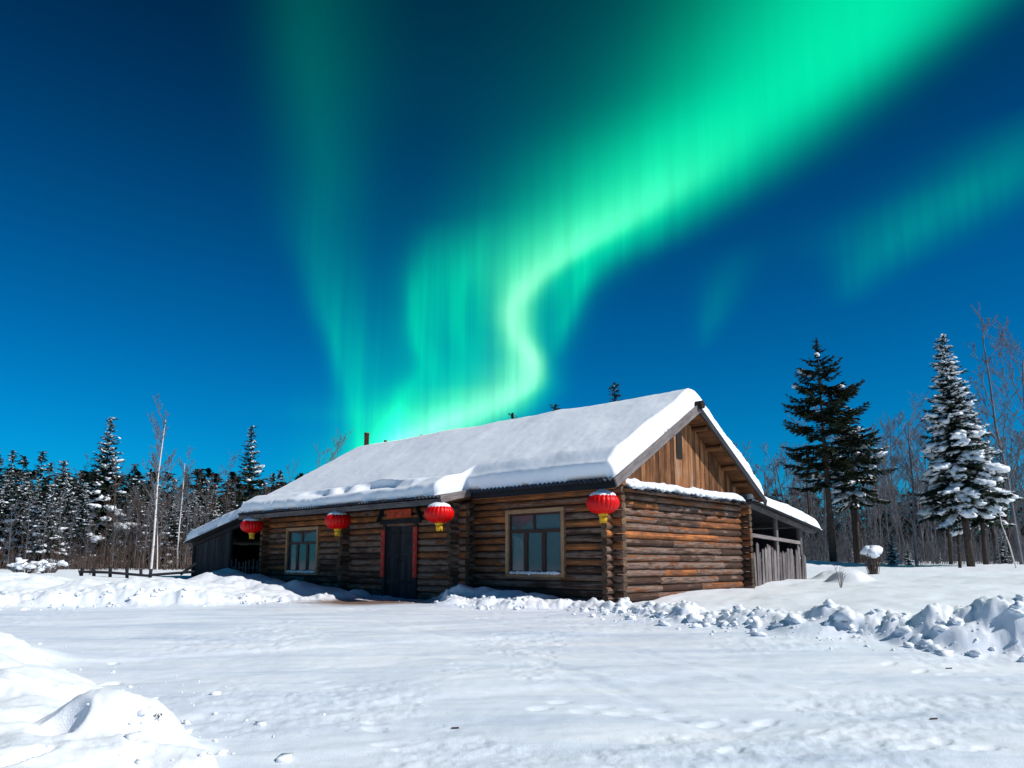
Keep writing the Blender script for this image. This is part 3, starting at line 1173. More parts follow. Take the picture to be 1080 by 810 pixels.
def boards_on(v0, z0, v1, z1, u0, u1):
    L = math.hypot(v1 - v0, z1 - z0)
    n = max(1, int(L / .17))
    for k in range(n):
        a, b = k / n, (k + 1) / n - .006 / L
        slope_board(v0 + (v1 - v0) * a, z0 + (z1 - z0) * a, v0 + (v1 - v0) * b, z0 + (z1 - z0) * b, u0, u1, .03, random.uniform(.1, .7))


boards_on(EV, EAVE_Z, WG / 2, RIDGE_Z, -OG + .03, UE - .02)
boards_on(EV, EAVE_Z, WG / 2, RIDGE_Z, UE, REND - .03)
boards_on(EV2, EZ2, EV, EAVE_Z, UE + .02, REND - .03)
boards_on(WG - EV, EAVE_Z, WG / 2, RIDGE_Z, -OG + .03, REND - .03)
mb.build("roof_boarding", M['beam'], cabin)
# purlins carrying the overhang
for vv in (.25, 1.0, 1.75, 2.45, WG / 2, 3.5, 4.2, 4.95, 5.6):
    mb = MB()
    z = roof_z(vv, 0) - .075
    mb.log((vv, -OG + .06, z), (vv, .5, z), .062, random.uniform(.35, .95), 8, 2, .06)
    mb.build("purlin", M['beam'], cabin)
# ridge log end and rake boards
mb = MB()
mb.log((WG / 2, -OG - .14, RIDGE_Z + .10), (WG / 2, -OG + .35, RIDGE_Z + .10), .10, .1, 10, 2, .15)
mb.build("ridge_log", M['chink'], cabin)


def rake(v0, z0, v1, z1, u, h, mat, name="rake_board", t=.04):
    mb = MB()
    a = Vector((v1 - v0, 0, z1 - z0))
    n = Vector((-a.z, 0, a.x)).normalized()
    if n.z < 0:
        n = -n
    mb.frame_box(Vector((v0, u, z0)) - n * (h * .55), a, (0, t, 0), n * h, .75)
    return mb.build(name, mat, cabin)


rake(EV - .05, roof_z(EV - .05, 0) + .01, WG / 2, RIDGE_Z + .04, -OG - .042, .20, M['ash'])
rake(WG - EV + .05, roof_z(WG - EV + .05, 0) + .01, WG / 2 + .01, RIDGE_Z + .035, -OG - .04, .15, M['dark'])
rake(EV2 - .03, EZ2 + .02, EV + .25, EAVE_Z + .10, UE - .045, .17, M['ash'])
rake(EV2 - .03, EZ2 + .0, EV, EAVE_Z + .0, REND, .16, M['ash'])
# fascia boards along the eaves
mb = MB()
mb.box(EV - .045, EV - .01, -OG, UE - .05, EAVE_Z - .13, EAVE_Z + .015, 'y', .15)
mb.build("fascia_board", M['dark'], cabin)
mb = MB()
mb.box(EV2 - .045, EV2 - .01, UE, REND, EZ2 - .11, EZ2 + .02, 'y', .45)
mb.build("fascia_board", M['ash'], cabin)
# top plate log + rafters tails under kicked eave
mb = MB()
for k in range(12):
    u = UE + .15 + k * (REND - UE - .3) / 11
    mb.bar((PROJ + .25, u, roof_z(PROJ, 0) - .05), (EV2 + .04, u, EZ2 - .055), .07, .09, random.uniform(.2, .6))
mb.build("rafter_tails", M['beam'], cabin)
mb = MB()
mb.log((EV + .10, -OG + .1, EAVE_Z - .06), (EV + .10, UE, EAVE_Z - .06), .07, .75, 10, 8, .06, None)
mb.log((0, -.32, 2.56), (0, UE + .1, 2.56), .07, .7, 10, 8, .06)
mb.build("eave_log", M['log'], cabin)


# thick snow lying on a roof: grid over (u, s), s measured across the slope
def snow_sheet(name, prof, u0, u1, T, parent, du=.05, ds=.05, front_w=.10, back_w=.25, end_w=.14, bulge=.07, seed=0, edge_noise=0.0, axis='u', s_start=None):
    """prof: list of (v, z) of the surface the snow lies on, from one edge to the other"""
    P = np.array(prof, float)
    seg = np.hypot(np.diff(P[:, 0]), np.diff(P[:, 1]))
    cs = np.concatenate([[0], np.cumsum(seg)])
    n = max(8, int(cs[-1] / ds))
    m = max(8, int((u1 - u0) / du))
    # finer near the edges
    def warp(k):
        return k - .10 * np.sin(2 * np.pi * k) * .9
    s = warp(np.linspace(0, 1, n)) * cs[-1]
    u = u0 + warp(np.linspace(0, 1, m)) * (u1 - u0)
    U, Sg = np.meshgrid(u, s, indexing='ij')
    S0 = 0
    if s_start is not None:
        S0 = s_start(U)
        Sg = S0 + Sg / cs[-1] * (cs[-1] - S0)
    Vv = np.interp(Sg, cs, P[:, 0])
    Zz = np.interp(Sg, cs, P[:, 1])
    # outward normal, smoothed over the ridge
    dv = np.interp(Sg + .15, cs, P[:, 0]) - np.interp(Sg - .15, cs, P[:, 0])
    dz = np.interp(Sg + .15, cs, P[:, 1]) - np.interp(Sg - .15, cs, P[:, 1])
    l = np.hypot(dv, dz)
    nv, nz = -dz / l, dv / l
    sg = np.sign(nz)
    nv, nz = nv * sg, nz * sg
    lead = (fbm(U * 2.2 + seed, Sg * .0 + seed, 4, .62) - .42) * edge_noise
    fw = front_w * (1 + .6 * (fbm(U * 2.3 + seed * 3, Sg * 0 + 4, 3) - .5))
    d_f = np.clip(Sg - S0 - np.maximum(lead, 0), 0, None)
    d_b = cs[-1] - Sg
    d_e = np.clip(np.minimum(U - u0, u1 - U) - .09 * fbm(Sg * 2.1 + seed, Sg * 0 + 1, 3) - .03 * fbm(Sg * 9 + seed, Sg * 0 + 6, 2) + .04, 0, None)
    def rnd(d, w):
        k = np.clip(d / w, 0, 1)
        return np.sqrt(np.clip(1 - (1 - k) ** 2.2, 0, 1))
    prof_t = rnd(d_f, fw) * rnd(d_b, back_w) * rnd(d_e, end_w)
    t = T * prof_t * (.85 + .30 * fbm(U * .45 + seed, Sg * .5, 2)) + .022 * prof_t * (fbm(U * 1.6 + seed, Sg * 1.6, 3) - .5) + .012 * prof_t * (fbm(U * 6 + seed, Sg * 6, 2) - .5)
    if edge_noise:
        # the snow has crept: scalloped shelf just above the eave
        sc = fbm(U * .75 + seed * 2, Sg * .6 + 8, 3)
        sc2 = fbm(U * 3.0 + seed * 5, Sg * 0 + 2, 3)
        left = sstep((U - UE - .6) / .8) * (1 - sstep((U - 9.2) / 1.5))     # where a piece has slid off
        shelf = sstep((Sg - S0 - (.10 + 1.9 * np.clip(sc - .36, 0, 1) + .05 * sc2)) / .26)
        t = t * (1 - left * .42 * (1 - shelf))
        # settled, slightly steeper nose along the rest of the eave
        nose = sstep((Sg - S0) / (.50 + .25 * fbm(U * .8 + 3, Sg * 0 + 5, 2)))
        t = t * (1 - (1 - left) * .36 * (1 - nose))
    # droop over the eaves
    out = bulge * (.5 + 1.1 * fbm(U * 1.3 + 9, Sg * 0 + 2, 3)) * np.exp(-(d_f / .14) ** 2)
    outb = bulge * np.exp(-(d_b / .12) ** 2)
    dirv = np.sign(P[1, 0] - P[0, 0])
    dirb = np.sign(P[-1, 0] - P[-2, 0])
    Vv = Vv + nv * t - dirv * out * prof_t + dirb * outb * prof_t
    Zt = Zz + nz * t - .5 * (out + outb) * (1 - prof_t)
    top = np.stack([Vv, U, Zt], -1)
    Vb = np.interp(Sg, cs, P[:, 0])
    bot = np.stack([Vb, U, Zz - .004], -1)
    N = m * n
    co = np.concatenate([top.reshape(-1, 3), bot.reshape(-1, 3)])
    if axis == 'v':
        co = co[:, [1, 0, 2]]
    i, j = np.meshgrid(np.arange(m - 1), np.arange(n - 1), indexing='ij')
    q = np.stack([i * n + j, i * n + j + 1, (i + 1) * n + j + 1, (i + 1) * n + j], -1).reshape(-1, 4)
    faces = [tuple(f) for f in q] + [tuple(f[::-1] + N) for f in q]
    for jj in (0, n - 1):
        for ii in range(m - 1):
            a, b = ii * n + jj, (ii + 1) * n + jj
            faces.append((a, b, b + N, a + N))
    for ii in (0, m - 1):
        for jj in range(n - 1):
            a, b = ii * n + jj, ii * n + jj + 1
            faces.append((a, b, b + N, a + N))
    me = bpy.data.meshes.new(name)
    me.from_pydata([tuple(c) for c in co], [], faces)
    bm = bmesh.new()
    bm.from_mesh(me)
    bmesh.ops.recalc_face_normals(bm, faces=bm.faces)
    bm.to_mesh(me)
    bm.free()
    for p in me.polygons:
        p.use_smooth = True
    me.materials.append(M['snow_roof'])
    o = bpy.data.objects.new(name, me)
    COL.objects.link(o)
    o.parent = parent
    return o


SZ = RB + .045        # snow sits on the sheet crests
STEP = math.hypot(EV - EV2, EAVE_Z - EZ2)
snow_sheet("roof_snow", [(EV2, EZ2 + SZ), (EV, EAVE_Z + SZ), (WG / 2 - .06, RIDGE_Z + SZ), (WG / 2 + .06, RIDGE_Z + SZ), (WG - EV + .05, EAVE_Z + SZ - .03)], -OG + .02, REND + .02, .44, roof,
           du=.035, ds=.04, front_w=.16, end_w=.15, seed=5, edge_noise=.16, bulge=.05, s_start=lambda u: STEP * (1 - sstep((u - UE - .04) / .22)))

# bark-slab pent roof across the gable, with snow on it
mb = MB()
v = .0
while v < 5.85:
    w = random.uniform(.10, .22)
    L = random.uniform(.36, .52)
    z = 2.555 + random.uniform(-.012, .012)
    mb.frame_box((v, .02, z), (0, -L, -L * .34 + random.uniform(-.03, .03)), (w - .008, 0, random.uniform(-.02, .02)), (0, 0, .03), random.uniform(0, .4))
    v += w
mb.m = 0
mb.bar((-.05, -.12, 2.50), (5.9, -.12, 2.50), .07, .07, .2)
pent = mb.build("pent_roof", M['dark'], cabin)
mb = MB()
random.seed(8)
for k in range(230):
    v = random.uniform(.10, 5.6)
    d = random.uniform(.03, .36)
    s = random.uniform(.05, .12) * (1 - .35 * (v / 5.6))
    mb.blob((v, -d, 2.60 - d * .34 + s * .25), s * 1.35, s * 1.1, s * .75, random.uniform(0, 6), 2, .3)
for k in range(22):
    v = .15 + k * .25
    mb.blob((v, -.16, 2.575), .24, .17, .095 * random.uniform(.8, 1.3), 0, 2, .3)
mb.build("pent_snow", M['snow'], pent)

# stove pipe and two small vents on the ridge
for (uu, h, r, nm, mt) in ((12.69, .55, .085, "stove_pipe", 'iron'), (11.6, .16, .05, "vent_pipe", 'iron'), (9.63, .12, .07, "vent_pipe", 'iron')):
    mb = MB()
    zb = RIDGE_Z + .05
    zt = 4.97 + h
    mb.tube([(WG / 2, uu, zb), (WG / 2, uu, zt - .06), (WG / 2, uu, zt - .06), (WG / 2, uu, zt)], [r, r, r * 1.12, r * 1.12], 14)
    mb.tube([(WG / 2, uu, zt - .3 * h), (WG / 2, uu, zt - .3 * h + .03)], [r * 1.08, r * 1.08], 14)
    mb.build(nm, M[mt], cabin)


# windows -----------------------------------------------------------
def window(v, op, name="window", curtain=True, split=.46):
    u0, u1, z0, z1 = op
    f = .085
    w = MB()
    # outer casing, proud of the logs
    vo = v - RD - .03
    d = .14
    w.box(vo, vo + d, u0 - f, u1 + f, z1, z1 + f * 1.1, 'y', .7)
    w.box(vo, vo + d, u0 - f, u1 + f, z0 - f, z0, 'y', .45)
    w.box(vo, vo + d, u0 - f, u0, z0, z1, 'z', .65)
    w.box(vo, vo + d, u1, u1 + f, z0, z1, 'z', .75)
    win = w.build(name, M['frame'], cabin)
    s = MB()
    vs = vo + .055
    e = .05
    zt = z1 - (z1 - z0) * .30
    g = .055
    s.box(vs, vs + g, u0, u1, z1 - e, z1, 'y')
    s.box(vs, vs + g, u0, u1, z0, z0 + e, 'y')
    s.box(vs, vs + g, u0, u0 + e, z0 + e, z1 - e, 'z')
    s.box(vs, vs + g, u1 - e, u1, z0 + e, z1 - e, 'z')
    s.box(vs - .006, vs + g, u0 + e, u1 - e, zt - .04, zt + .04, 'y')
    um = u0 + (u1 - u0) * .52
    s.box(vs, vs + g, um - .03, um + .03, zt + .04, z1 - e, 'z')
    a, b = u0 + (u1 - u0) * .34, u0 + (u1 - u0) * .68
    s.box(vs - .004, vs + g, a - .055, a + .055, z0 + e, zt - .04, 'z')
    s.box(vs - .004, vs + g, b - .055, b + .055, z0 + e, zt - .04, 'z')
    s.build("sash", M['sash'], win)
    p = MB()
    vg = vs + .025
    panes = [(u0 + e, um - .03, zt + .04, z1 - e), (um + .03, u1 - e, zt + .04, z1 - e), (u0 + e, a - .055, z0 + e, zt - .04), (a + .055, b - .055, z0 + e, zt - .04), (b + .055, u1 - e, z0 + e, zt - .04)]
    for q in panes:
        p.frame_box((vg, q[0], q[2]), (.004, 0, 0), (random.uniform(-.004, .004), q[1] - q[0], 0), (random.uniform(-.004, .004), 0, q[3] - q[2]))
    p.build("pane", M['glass'], win)
    r = MB()
    r.box(vs + .30, vs + .33, u0 - .05, u1 + .05, z0 - .05, z1 + .05)
    r.box(vs + .06, vs + .30, u0 - .06, u0 - .04, z0 - .05, z1 + .05)
    r.box(vs + .06, vs + .30, u1 + .04, u1 + .06, z0 - .05, z1 + .05)
    r.box(vs + .06, vs + .30, u0 - .04, u1 + .04, z0 - .06, z0 - .04)
    r.box(vs + .06, vs + .30, u0 - .04, u1 + .04, z1 + .04, z1 + .06)
    r.build("reveal", M['room'], win)
    c = MB()
    # white curtain drawn aside at the far pane
    nn = 18
    top, bot = [], []
    for i in range(nn + 1):
        k = i / nn
        uu = b + .02 + (u1 - b - .08) * k
        dv = .075 + .008 * math.sin(k * 20)
        top.append(c.vert((vs + dv, uu, zt - .10 - .25 * (1 - k) ** 2)))
        bot.append(c.vert((vs + dv, uu + .02 * k, z0 + .06)))
    c.smooth = True
    for i in range(nn):
        c.face((top[i], top[i + 1], bot[i + 1], bot[i]))
    c.build("curtain", M['curtain'], win)
    sn = MB()
    for k in range(16):
        uu = u0 + .05 + (u1 - u0 - .1) * (k + .5) / 16
        sn.blob((vo + .03, uu, z0 + .005), .05, .07, .03 + .025 * random.random(), 0, 2, .3)
    sn.build("sill_snow", M['snow'], win)
    return win


random.seed(5)
window(0.0, W1)
window(PROJ, W2)

# door --------------------------------------------------------------
u0, u1, z0, z1 = DR
zb = -.09
vd = PROJ - .02
dm = MB()
for uu in (u0, u1 - .11):
    dm.box(vd - .09, vd + .10, uu, uu + .11, zb, z1 + .02, 'z', .6)
dm.box(vd - .10, vd + .10, u0 - .12, u1 + .12, z1, z1 + .12, 'y', .35)
dm.box(vd - .13, vd + .12, u0 + .0, u1 - .0, zb - .02, zb + .05, 'y', .9)
door = dm.build("door", M['dark'], cabin)
for (a, b) in ((u0 + .115, (u0 + u1) / 2 - .004), ((u0 + u1) / 2 + .004, u1 - .115)):
    lm = MB()
    n = 4
    for k in range(n):
        x0, x1 = a + (b - a) * k / n, a + (b - a) * (k + 1) / n - .005
        lm.box(vd - .02 - random.uniform(0, .008), vd + .03, x0, x1, zb + .055, z1 - .005, 'z', random.uniform(.2, .9))
    for zz in (.35, 1.05, 1.62):
        lm.box(vd - .045, vd - .03, a + .02, b - .02, zz, zz + .10, 'y', random.uniform(.3, .8))
    lf = lm.build("door_leaf", M['dark'], door)
for uu in ((u0 + u1) / 2 - .07, (u0 + u1) / 2 + .07):
    hm = MB()
    hm.tube([(vd - .03, uu, .92), (vd - .075, uu, .93), (vd - .075, uu, 1.06), (vd - .03, uu, 1.07)], [.012] * 4, 8)
    hm.build("handle", M['iron'], door)
# flared brackets beside the lintel board
for a_, b_ in ((u0 - .18, u0 + .02), (u1 + .18, u1 - .02)):
    mb = MB()
    mb.bar((PROJ - RD - .04, a_, 1.98), (PROJ - RD - .04, b_, 2.34), .06, .13, .2, (1, 0, 0))
    mb.build("door_bracket", M['dark'], cabin)


# paper couplets: red strips with faded brush marks ------------------
def couplet(name, uc, w, za, zbot, vface, label, mat, vertical=True, marks=7, group=None):
    C = HW(vface, uc, (za + zbot) / 2)
    root = empty(name, C, YAW)
    tag(root, label, "couplet", group)
    h = za - zbot
    mb = MB()
    n, m = 14, 4
    g = [[mb.vert((-.012 + .006 * mnoise.noise((i * .5, j * .7, uc)), -w / 2 + w * j / m, -h / 2 + h * i / n)) for j in range(m + 1)] for i in range(n + 1)]
    g2 = [[mb.vert((.0, -w / 2 + w * j / m, -h / 2 + h * i / n)) for j in range(m + 1)] for i in range(n + 1)]
    for i in range(n):
        for j in range(m):
            mb.face((g[i][j], g[i + 1][j], g[i + 1][j + 1], g[i][j + 1]))
            mb.face((g2[i][j], g2[i][j + 1], g2[i + 1][j + 1], g2[i + 1][j]))
    mb.build("paper", mat, root)
    st = MB()
    for k in range(marks):
        kk = (k + .5) / marks
        if vertical:
            cu, cz, s = 0, h / 2 - kk * h, min(w * .32, h / marks * .36)
        else:
            cu, cz, s = w / 2 - kk * w, 0, min(h * .33, w / marks * .36)
        for q in range(6):
            a = random.choice((0, 0, math.pi / 2, math.pi / 2, .8, -.8)) + random.uniform(-.15, .15)
            L = s * random.uniform(.5, 1.0)
            ou, oz = cu + random.uniform(-.5, .5) * s, cz + random.uniform(-.6, .6) * s
            dy, dz = math.cos(a) * L, math.sin(a) * L
            st.bar((-.020, ou - dy, oz - dz), (-.020, ou + dy, oz + dz), .006, s * .22, .5, (1, 0, 0))
    st.build("lettering", M['gilt'], root)
    return root


random.seed(12)
couplet("paper_couplet", u0 + .055, .17, 1.80, .53, vd - .091, "narrow red paper strip on the door post by the lantern at the roof step", M['paper'])
couplet("paper_couplet", u1 - .055 + .03, .17, 1.76, .53, vd - .091, "narrow red paper strip on the door post nearer the small window", M['paper'])
couplet("paper_banner", (u0 + u1) / 2 + .0, 1.00, 2.27, 2.06, PROJ - RD - .05, "faded orange red paper banner above the dark double door", M['banner'], False, 4)

# ------------------------------------------------------------------ lanterns
def lantern_parts():
    root = empty("red_lantern")
    R, Hh = .345, .225
    mb = MB()
    mb.smooth = True
    ribs, per = 22, 6
    na, nl = ribs * per, 22
    rows = []
    for i in range(nl + 1):
        th = -math.pi / 2 * .86 + math.pi * .86 * i / nl
        row = []
        for j in range(na):
            a = 2 * math.pi * j / na
            pinch = abs(math.sin(a * ribs / 2))
            rr = (R * math.cos(th) ** .82) * (.945 + .055 * pinch ** .6)
            row.append(mb.vert((rr * math.cos(a), rr * math.sin(a), Hh * math.sin(th) * 1.0)))
        rows.append(row)
    for i in range(nl):
        for j in range(na):
            k = (j + 1) % na
            mb.face((rows[i][j], rows[i][k], rows[i + 1][k], rows[i + 1][j]))
    mb.face(rows[0][::-1])
    mb.face(rows[-1])
    mb.build("lantern_body", M['red'], root)
    mb = MB()
    for z, r in ((-.235, .10),):
        mb.tube([(0, 0, z + .025), (0, 0, z - .03)], [r, r * .95], 24)
    mb.build("base_ring", M['gold'], root)
    mb = MB()
    mb.tube([(0, 0, .20), (0, 0, .245)], [.12, .11], 24)
    mb.build("cap_ring", M['gold'], root)
    mb = MB()
    for j in range(26):
        a = 2 * math.pi * j / 26
        r = .066
        L = random.uniform(.11, .16)
        mb.tube([(r * math.cos(a), r * math.sin(a), -.255), (r * 1.02 * math.cos(a), r * 1.02 * math.sin(a), -.255 - L)], [.014, .012], 5)
    mb.build("tassel", M['gold'], root)
    mb = MB()
    mb.smooth = True
    # snow cap following the shoulders
    rows = []
    for i in range(9):
        th = math.pi / 2 * (.44 + .56 * i / 8)
        row = []
        for j in range(32):
            a = 2 * math.pi * j / 32
            th2 = th - (.10 * mnoise.noise((math.cos(a) * 1.6, math.sin(a) * 1.6, 2.2)) if i < 3 else 0)
            lift = .018 + .02 * (i / 8)
            if i == 0:
                lift = -.012
            rr = R * max(math.cos(th2), 0) ** .82 * (1.0 if i else .99)
            row.append(mb.vert((rr * math.cos(a), rr * math.sin(a), Hh * math.sin(th2) + lift + (.05 * max(0, (i - 4) / 4) ** 1.5))))
        rows.append(row)
    for i in range(8):
        for j in range(32):
            k = (j + 1) % 32
            mb.face((rows[i][j], rows[i][k], rows[i + 1][k], rows[i + 1][j]))
    mb.build("snow_cap", M['snow'], root)
    mb = MB()
    mb.tube([(0, 0, .24), (0, 0, .40)], [.008, .008], 6)
    mb.build("hanging_cord", M['chink'], root)
    return root


def copy_tree(o, parent=None):
    c = o.copy()
    COL.objects.link(c)
    c.parent = parent
    for ch in list(o.children):
        copy_tree(ch, c)
    return c


random.seed(4)
lan0 = lantern_parts()
LSPOTS = [((EV + .06, -.10, 2.105), "snow capped red lantern at the near cabin corner by the large window"),
          ((EV2 + .06, 3.83, 2.02), "snow capped red lantern at the step in the roof eave right of the door"),
          ((EV2 + .06, 7.87, 2.00), "snow capped red lantern between the door and the small window"),
          ((EV2 + .06, 12.42, 2.02), "smallest looking red lantern at the far cabin end beside the lean-to")]
for k, (p, lab) in enumerate(LSPOTS):
    o = lan0 if k == 0 else copy_tree(lan0)
    o.location = HW(*p)
    o.rotation_euler = (RAD(random.uniform(-2, 2)), RAD(random.uniform(-2, 2)), random.uniform(0, 6))
    tag(o, lab, "lantern", "red lanterns hanging from the eaves")

# ------------------------------------------------------------------ lean-to sheds
def board_wall(mb, p, q, z0f, z1f, wmin, wmax, t, tmin, tmax, gap=.006, nrm=None):
    """upright boards between plan points p and q; z0f, z1f give bottom and top along it"""
    p, q = Vector((*p, 0)), Vector((*q, 0))
    L = (q - p).length
    d = (q - p).normalized()
    n = Vector((-d.y, d.x, 0))
    s = 0
    while s < L - .02:
        w = min(random.uniform(wmin, wmax), L - s)
        z0, z1 = z0f(s / L), z1f(s / L)
        mb.frame_box(p + d * s + Vector((0, 0, z0)) + n * random.uniform(-.008, .008), (0, 0, z1 - z0), d * (w - gap), n * t, random.uniform(tmin, tmax))
        s += w


# at the far end of the cabin, roof falling away along the front
random.seed(31)
shedL = empty("lean_to_shed", CORNER, YAW)
tag(shedL, "dark board lean-to with a snow roof at the far end of the cabin", "shed")
LR0, LR1 = 2.80, 1.62
US0, US1 = LEN + .06, 19.45


def zL(u):
    return LR0 + (LR1 - LR0) * (u - US0) / (US1 - US0)


for a_, b_, f_, t_ in (((0.0, 16.45), (0.0, 19.3), lambda k: zL(16.45 + 2.85 * k) - .06, .9), ((0.0, 19.3), (5.2, 19.3), lambda k: zL(19.3) - .06, .9),
                       ((5.2, 19.3), (5.2, LEN + .3), lambda k: zL(19.3 - 6 * k) - .06, .9), ((1.6, 16.5), (1.6, LEN + .3), lambda k: zL(16.5 - 3.2 * k) - .06, .5)):
    mb = MB()
    board_wall(mb, a_, b_, lambda k: .05, f_, .13, .24, .03, .1, t_)
    mb.build("board_wall", M['dark'], shedL)
for (v, u) in ((-.04, 16.42), (-.02, 13.52), (-.03, 19.28)):
    mb = MB()
    mb.log((v, u, -.1), (v, u, zL(u) - .05), .085, .5, 8, 4, .08)
    mb.build("post", M['dark'], shedL)
for v_ in (-.05, 5.2):
    mb = MB()
    mb.bar((v_, US0, zL(US0) - .09), (v_, US1 - .1, zL(US1 - .1) - .09), .10, .12, .4)
    mb.build("beam", M['dark'], shedL)
mb = MB()
mb.frame_box((-.38, US0, zL(US0)), (0, US1 - US0, LR1 - LR0), (6.0, 0, 0), (0, 0, .05), .4)
sr = mb.build("shed_roof", M['dark'], shedL)
snow_sheet("roof_snow", [(US1 + .03, LR1 + .05), (US0, LR0 + .05)], -.40, 5.65, .40, sr, front_w=.26, back_w=.02, end_w=.22, bulge=.05, seed=41, axis='v')
for k in range(11):
    mb = MB()
    u = 13.75 + k * .245
    h = random.uniform(.92, 1.06)
    mb.frame_box((-.03, u, -.02), (random.uniform(-.02, .02), random.uniform(-.05, .05), h), (0, .10, 0), (.022, 0, 0), random.uniform(.6, 1))
    mb.build("picket", M['dark'], shedL)
mb = MB()
mb.box(0, .04, 13.6, 16.4, .68, .76, 'y', .9)
mb.build("picket_rail", M['dark'], shedL)

# behind the gable corner, roof falling away to the right
shedR = empty("lean_to_shed", CORNER, YAW)
tag(shedR, "open sided lean-to with a rounded snow roof behind the cabin's gable corner", "shed")
VS0, VS1 = WG + .16, 10.95


def zR(v):
    return 2.55 - (v - 6.0) * .134


mb = MB()
mb.frame_box((VS0, -.30, zR(VS0)), (VS1 - VS0, 0, zR(VS1) - zR(VS0)), (0, 8.5, 0), (0, 0, .05), .35)
rr = mb.build("shed_roof", M['dark'], shedR)
snow_sheet("roof_snow", [(VS1 + .03, zR(VS1) + .05), (VS0, zR(VS0) + .05)], -.32, 8.2, .36, rr, front_w=.32, back_w=.03, end_w=.22, bulge=.06, seed=61, axis='u')
for v, u in ((6.42, .12), (8.57, .16), (10.25, .12), (10.25, 4), (10.25, 8)):
    mb = MB()
    mb.log((v, u, -.1), (v, u, zR(v) - .02), .075, .7, 8, 4, .08)
    mb.build("post", M['ash'], shedR)
mb = MB()
mb.bar((WG + .25, .12, 1.68), (10.3, .12, 1.50), .08, .10, .9)
mb.build("cross_beam", M['ash'], shedR)
mb = MB()
mb.bar((WG + .25, -.1, zR(6.2) - .06), (10.7, -.1, zR(10.7) - .06), .09, .12, .5)
mb.build("roof_beam", M['ash'], shedR)
mb = MB()
board_wall(mb, (WG + .3, 3.2), (10.25, 3.2), lambda k: .05, lambda k: zR(6.2 + 4 * k) - .02, .14, .24, .03, .1, .6)
mb.build("board_wall", M['dark'], shedR)
mb = MB()
board_wall(mb, (10.25, .2), (10.25, 8), lambda k: .05, lambda k: zR(10.25) - .02, .14, .24, .03, .1, .6)
mb.build("board_wall", M['dark'], shedR)
fen = empty("picket_fence", HW(6.4, -.05, 0), YAW)
tag(fen, "uneven grey picket fence of split boards closing the open lean-to", "fence")
v = .0
k = 0
while v < 3.75:
    w = random.uniform(.09, .165)
    h = random.uniform(1.08, 1.42) - .02 * v
    mb = MB()
    o = Vector((v, random.uniform(-.02, .02), .12))
    lean = Vector((random.uniform(-.05, .06), random.uniform(-.03, .02), h - .12))
    t0 = random.uniform(.3, 1)
    mb.frame_box(o, lean, (w, 0, 0), (0, .026, 0), t0)
    # pointed or broken top
    tip = o + lean
    kx = random.uniform(.25, .75)
    a = mb.vert(tip, (0, 0), t0), mb.vert(tip + Vector((w, 0, 0)), (0, .1), t0), mb.vert(tip + Vector((w * kx, 0, random.uniform(.02, .09))), (.1, .05), t0)
    b = mb.vert(tip + Vector((0, .026, 0)), (0, 0), t0), mb.vert(tip + Vector((w, .026, 0)), (0, .1), t0), mb.vert(tip + Vector((w * kx, .026, random.uniform(.02, .09))), (.1, .05), t0)
    mb.face((a[0], a[1], a[2]))
    mb.face((b[0], b[2], b[1]))
    mb.face((a[0], a[2], b[2], b[0]))
    mb.face((a[1], b[1], b[2], a[2]))
    mb.build("picket", M['ash'], fen)
    v += w + random.uniform(.004, .05)
for z in (.45, .98):
    mb = MB()
    mb.bar((-.05, .06, z), (3.9, .06, z - .03), .04, .07, .7)
    rl = mb.build("rail", M['ash'], fen)
mb = MB()
for k in range(16):
    mb.blob((.2 + k * .22 + random.uniform(-.06, .06), .05, 1.03), .08, .03, .025, 0, 1, .4)
mb.build("rail_snow", M['snow'], rl)

# ------------------------------------------------------------------ old rail fence on the left
random.seed(77)
fr = empty("rail_fence", (at(132, 606, 25).x, 25, 0))
tag(fr, "low dark rail fence half buried in snow left of the cabin", "fence")
fx = fr.location.x
posts = [(85, 602, 25.0, .42), (100, 604, 25, .45), (117, 605, 25, .55), (135, 606, 25, .62), (158, 606, 25, .60), (150, 599, 28, .4)]
pl = []
for px, py, Y, h in posts:
    p = at(px, py, Y)
    z = ground_z(p.x, p.y)
    q = Vector((p.x - fx, p.y - 25, z))
    pl.append(q)
    mb = MB()
    mb.log(q - Vector((0, 0, .3)), q + Vector((random.uniform(-.06, .10), 0, h * .62)), .055, .6, 7, 3, .1)
    mb.build("post", M['dark'], fr)
pr = at(205, 603, 25.3)
for a, b, dz in ((0, 2, .15), (2, 4, .15), (4, None, .17)):
    A = pl[a] + Vector((0, -.09, dz))
    B = (pl[b] + Vector((0, -.09, dz))) if b is not None else Vector((pr.x - fx, .3, pr.z))
    mb = MB()
    mb.log(A, B, .045, .5, 7, 4, .1)
    mb.build("rail", M['dark'], fr)
q1, q2 = at(190, 606, 25.2), at(207, 594, 25.4)
mb = MB()
mb.log(Vector((q1.x - fx, .2, q1.z)), Vector((q2.x - fx, .4, q2.z)), .05, .5, 7, 3, .1)
mb.build("brace", M['dark'], fr)

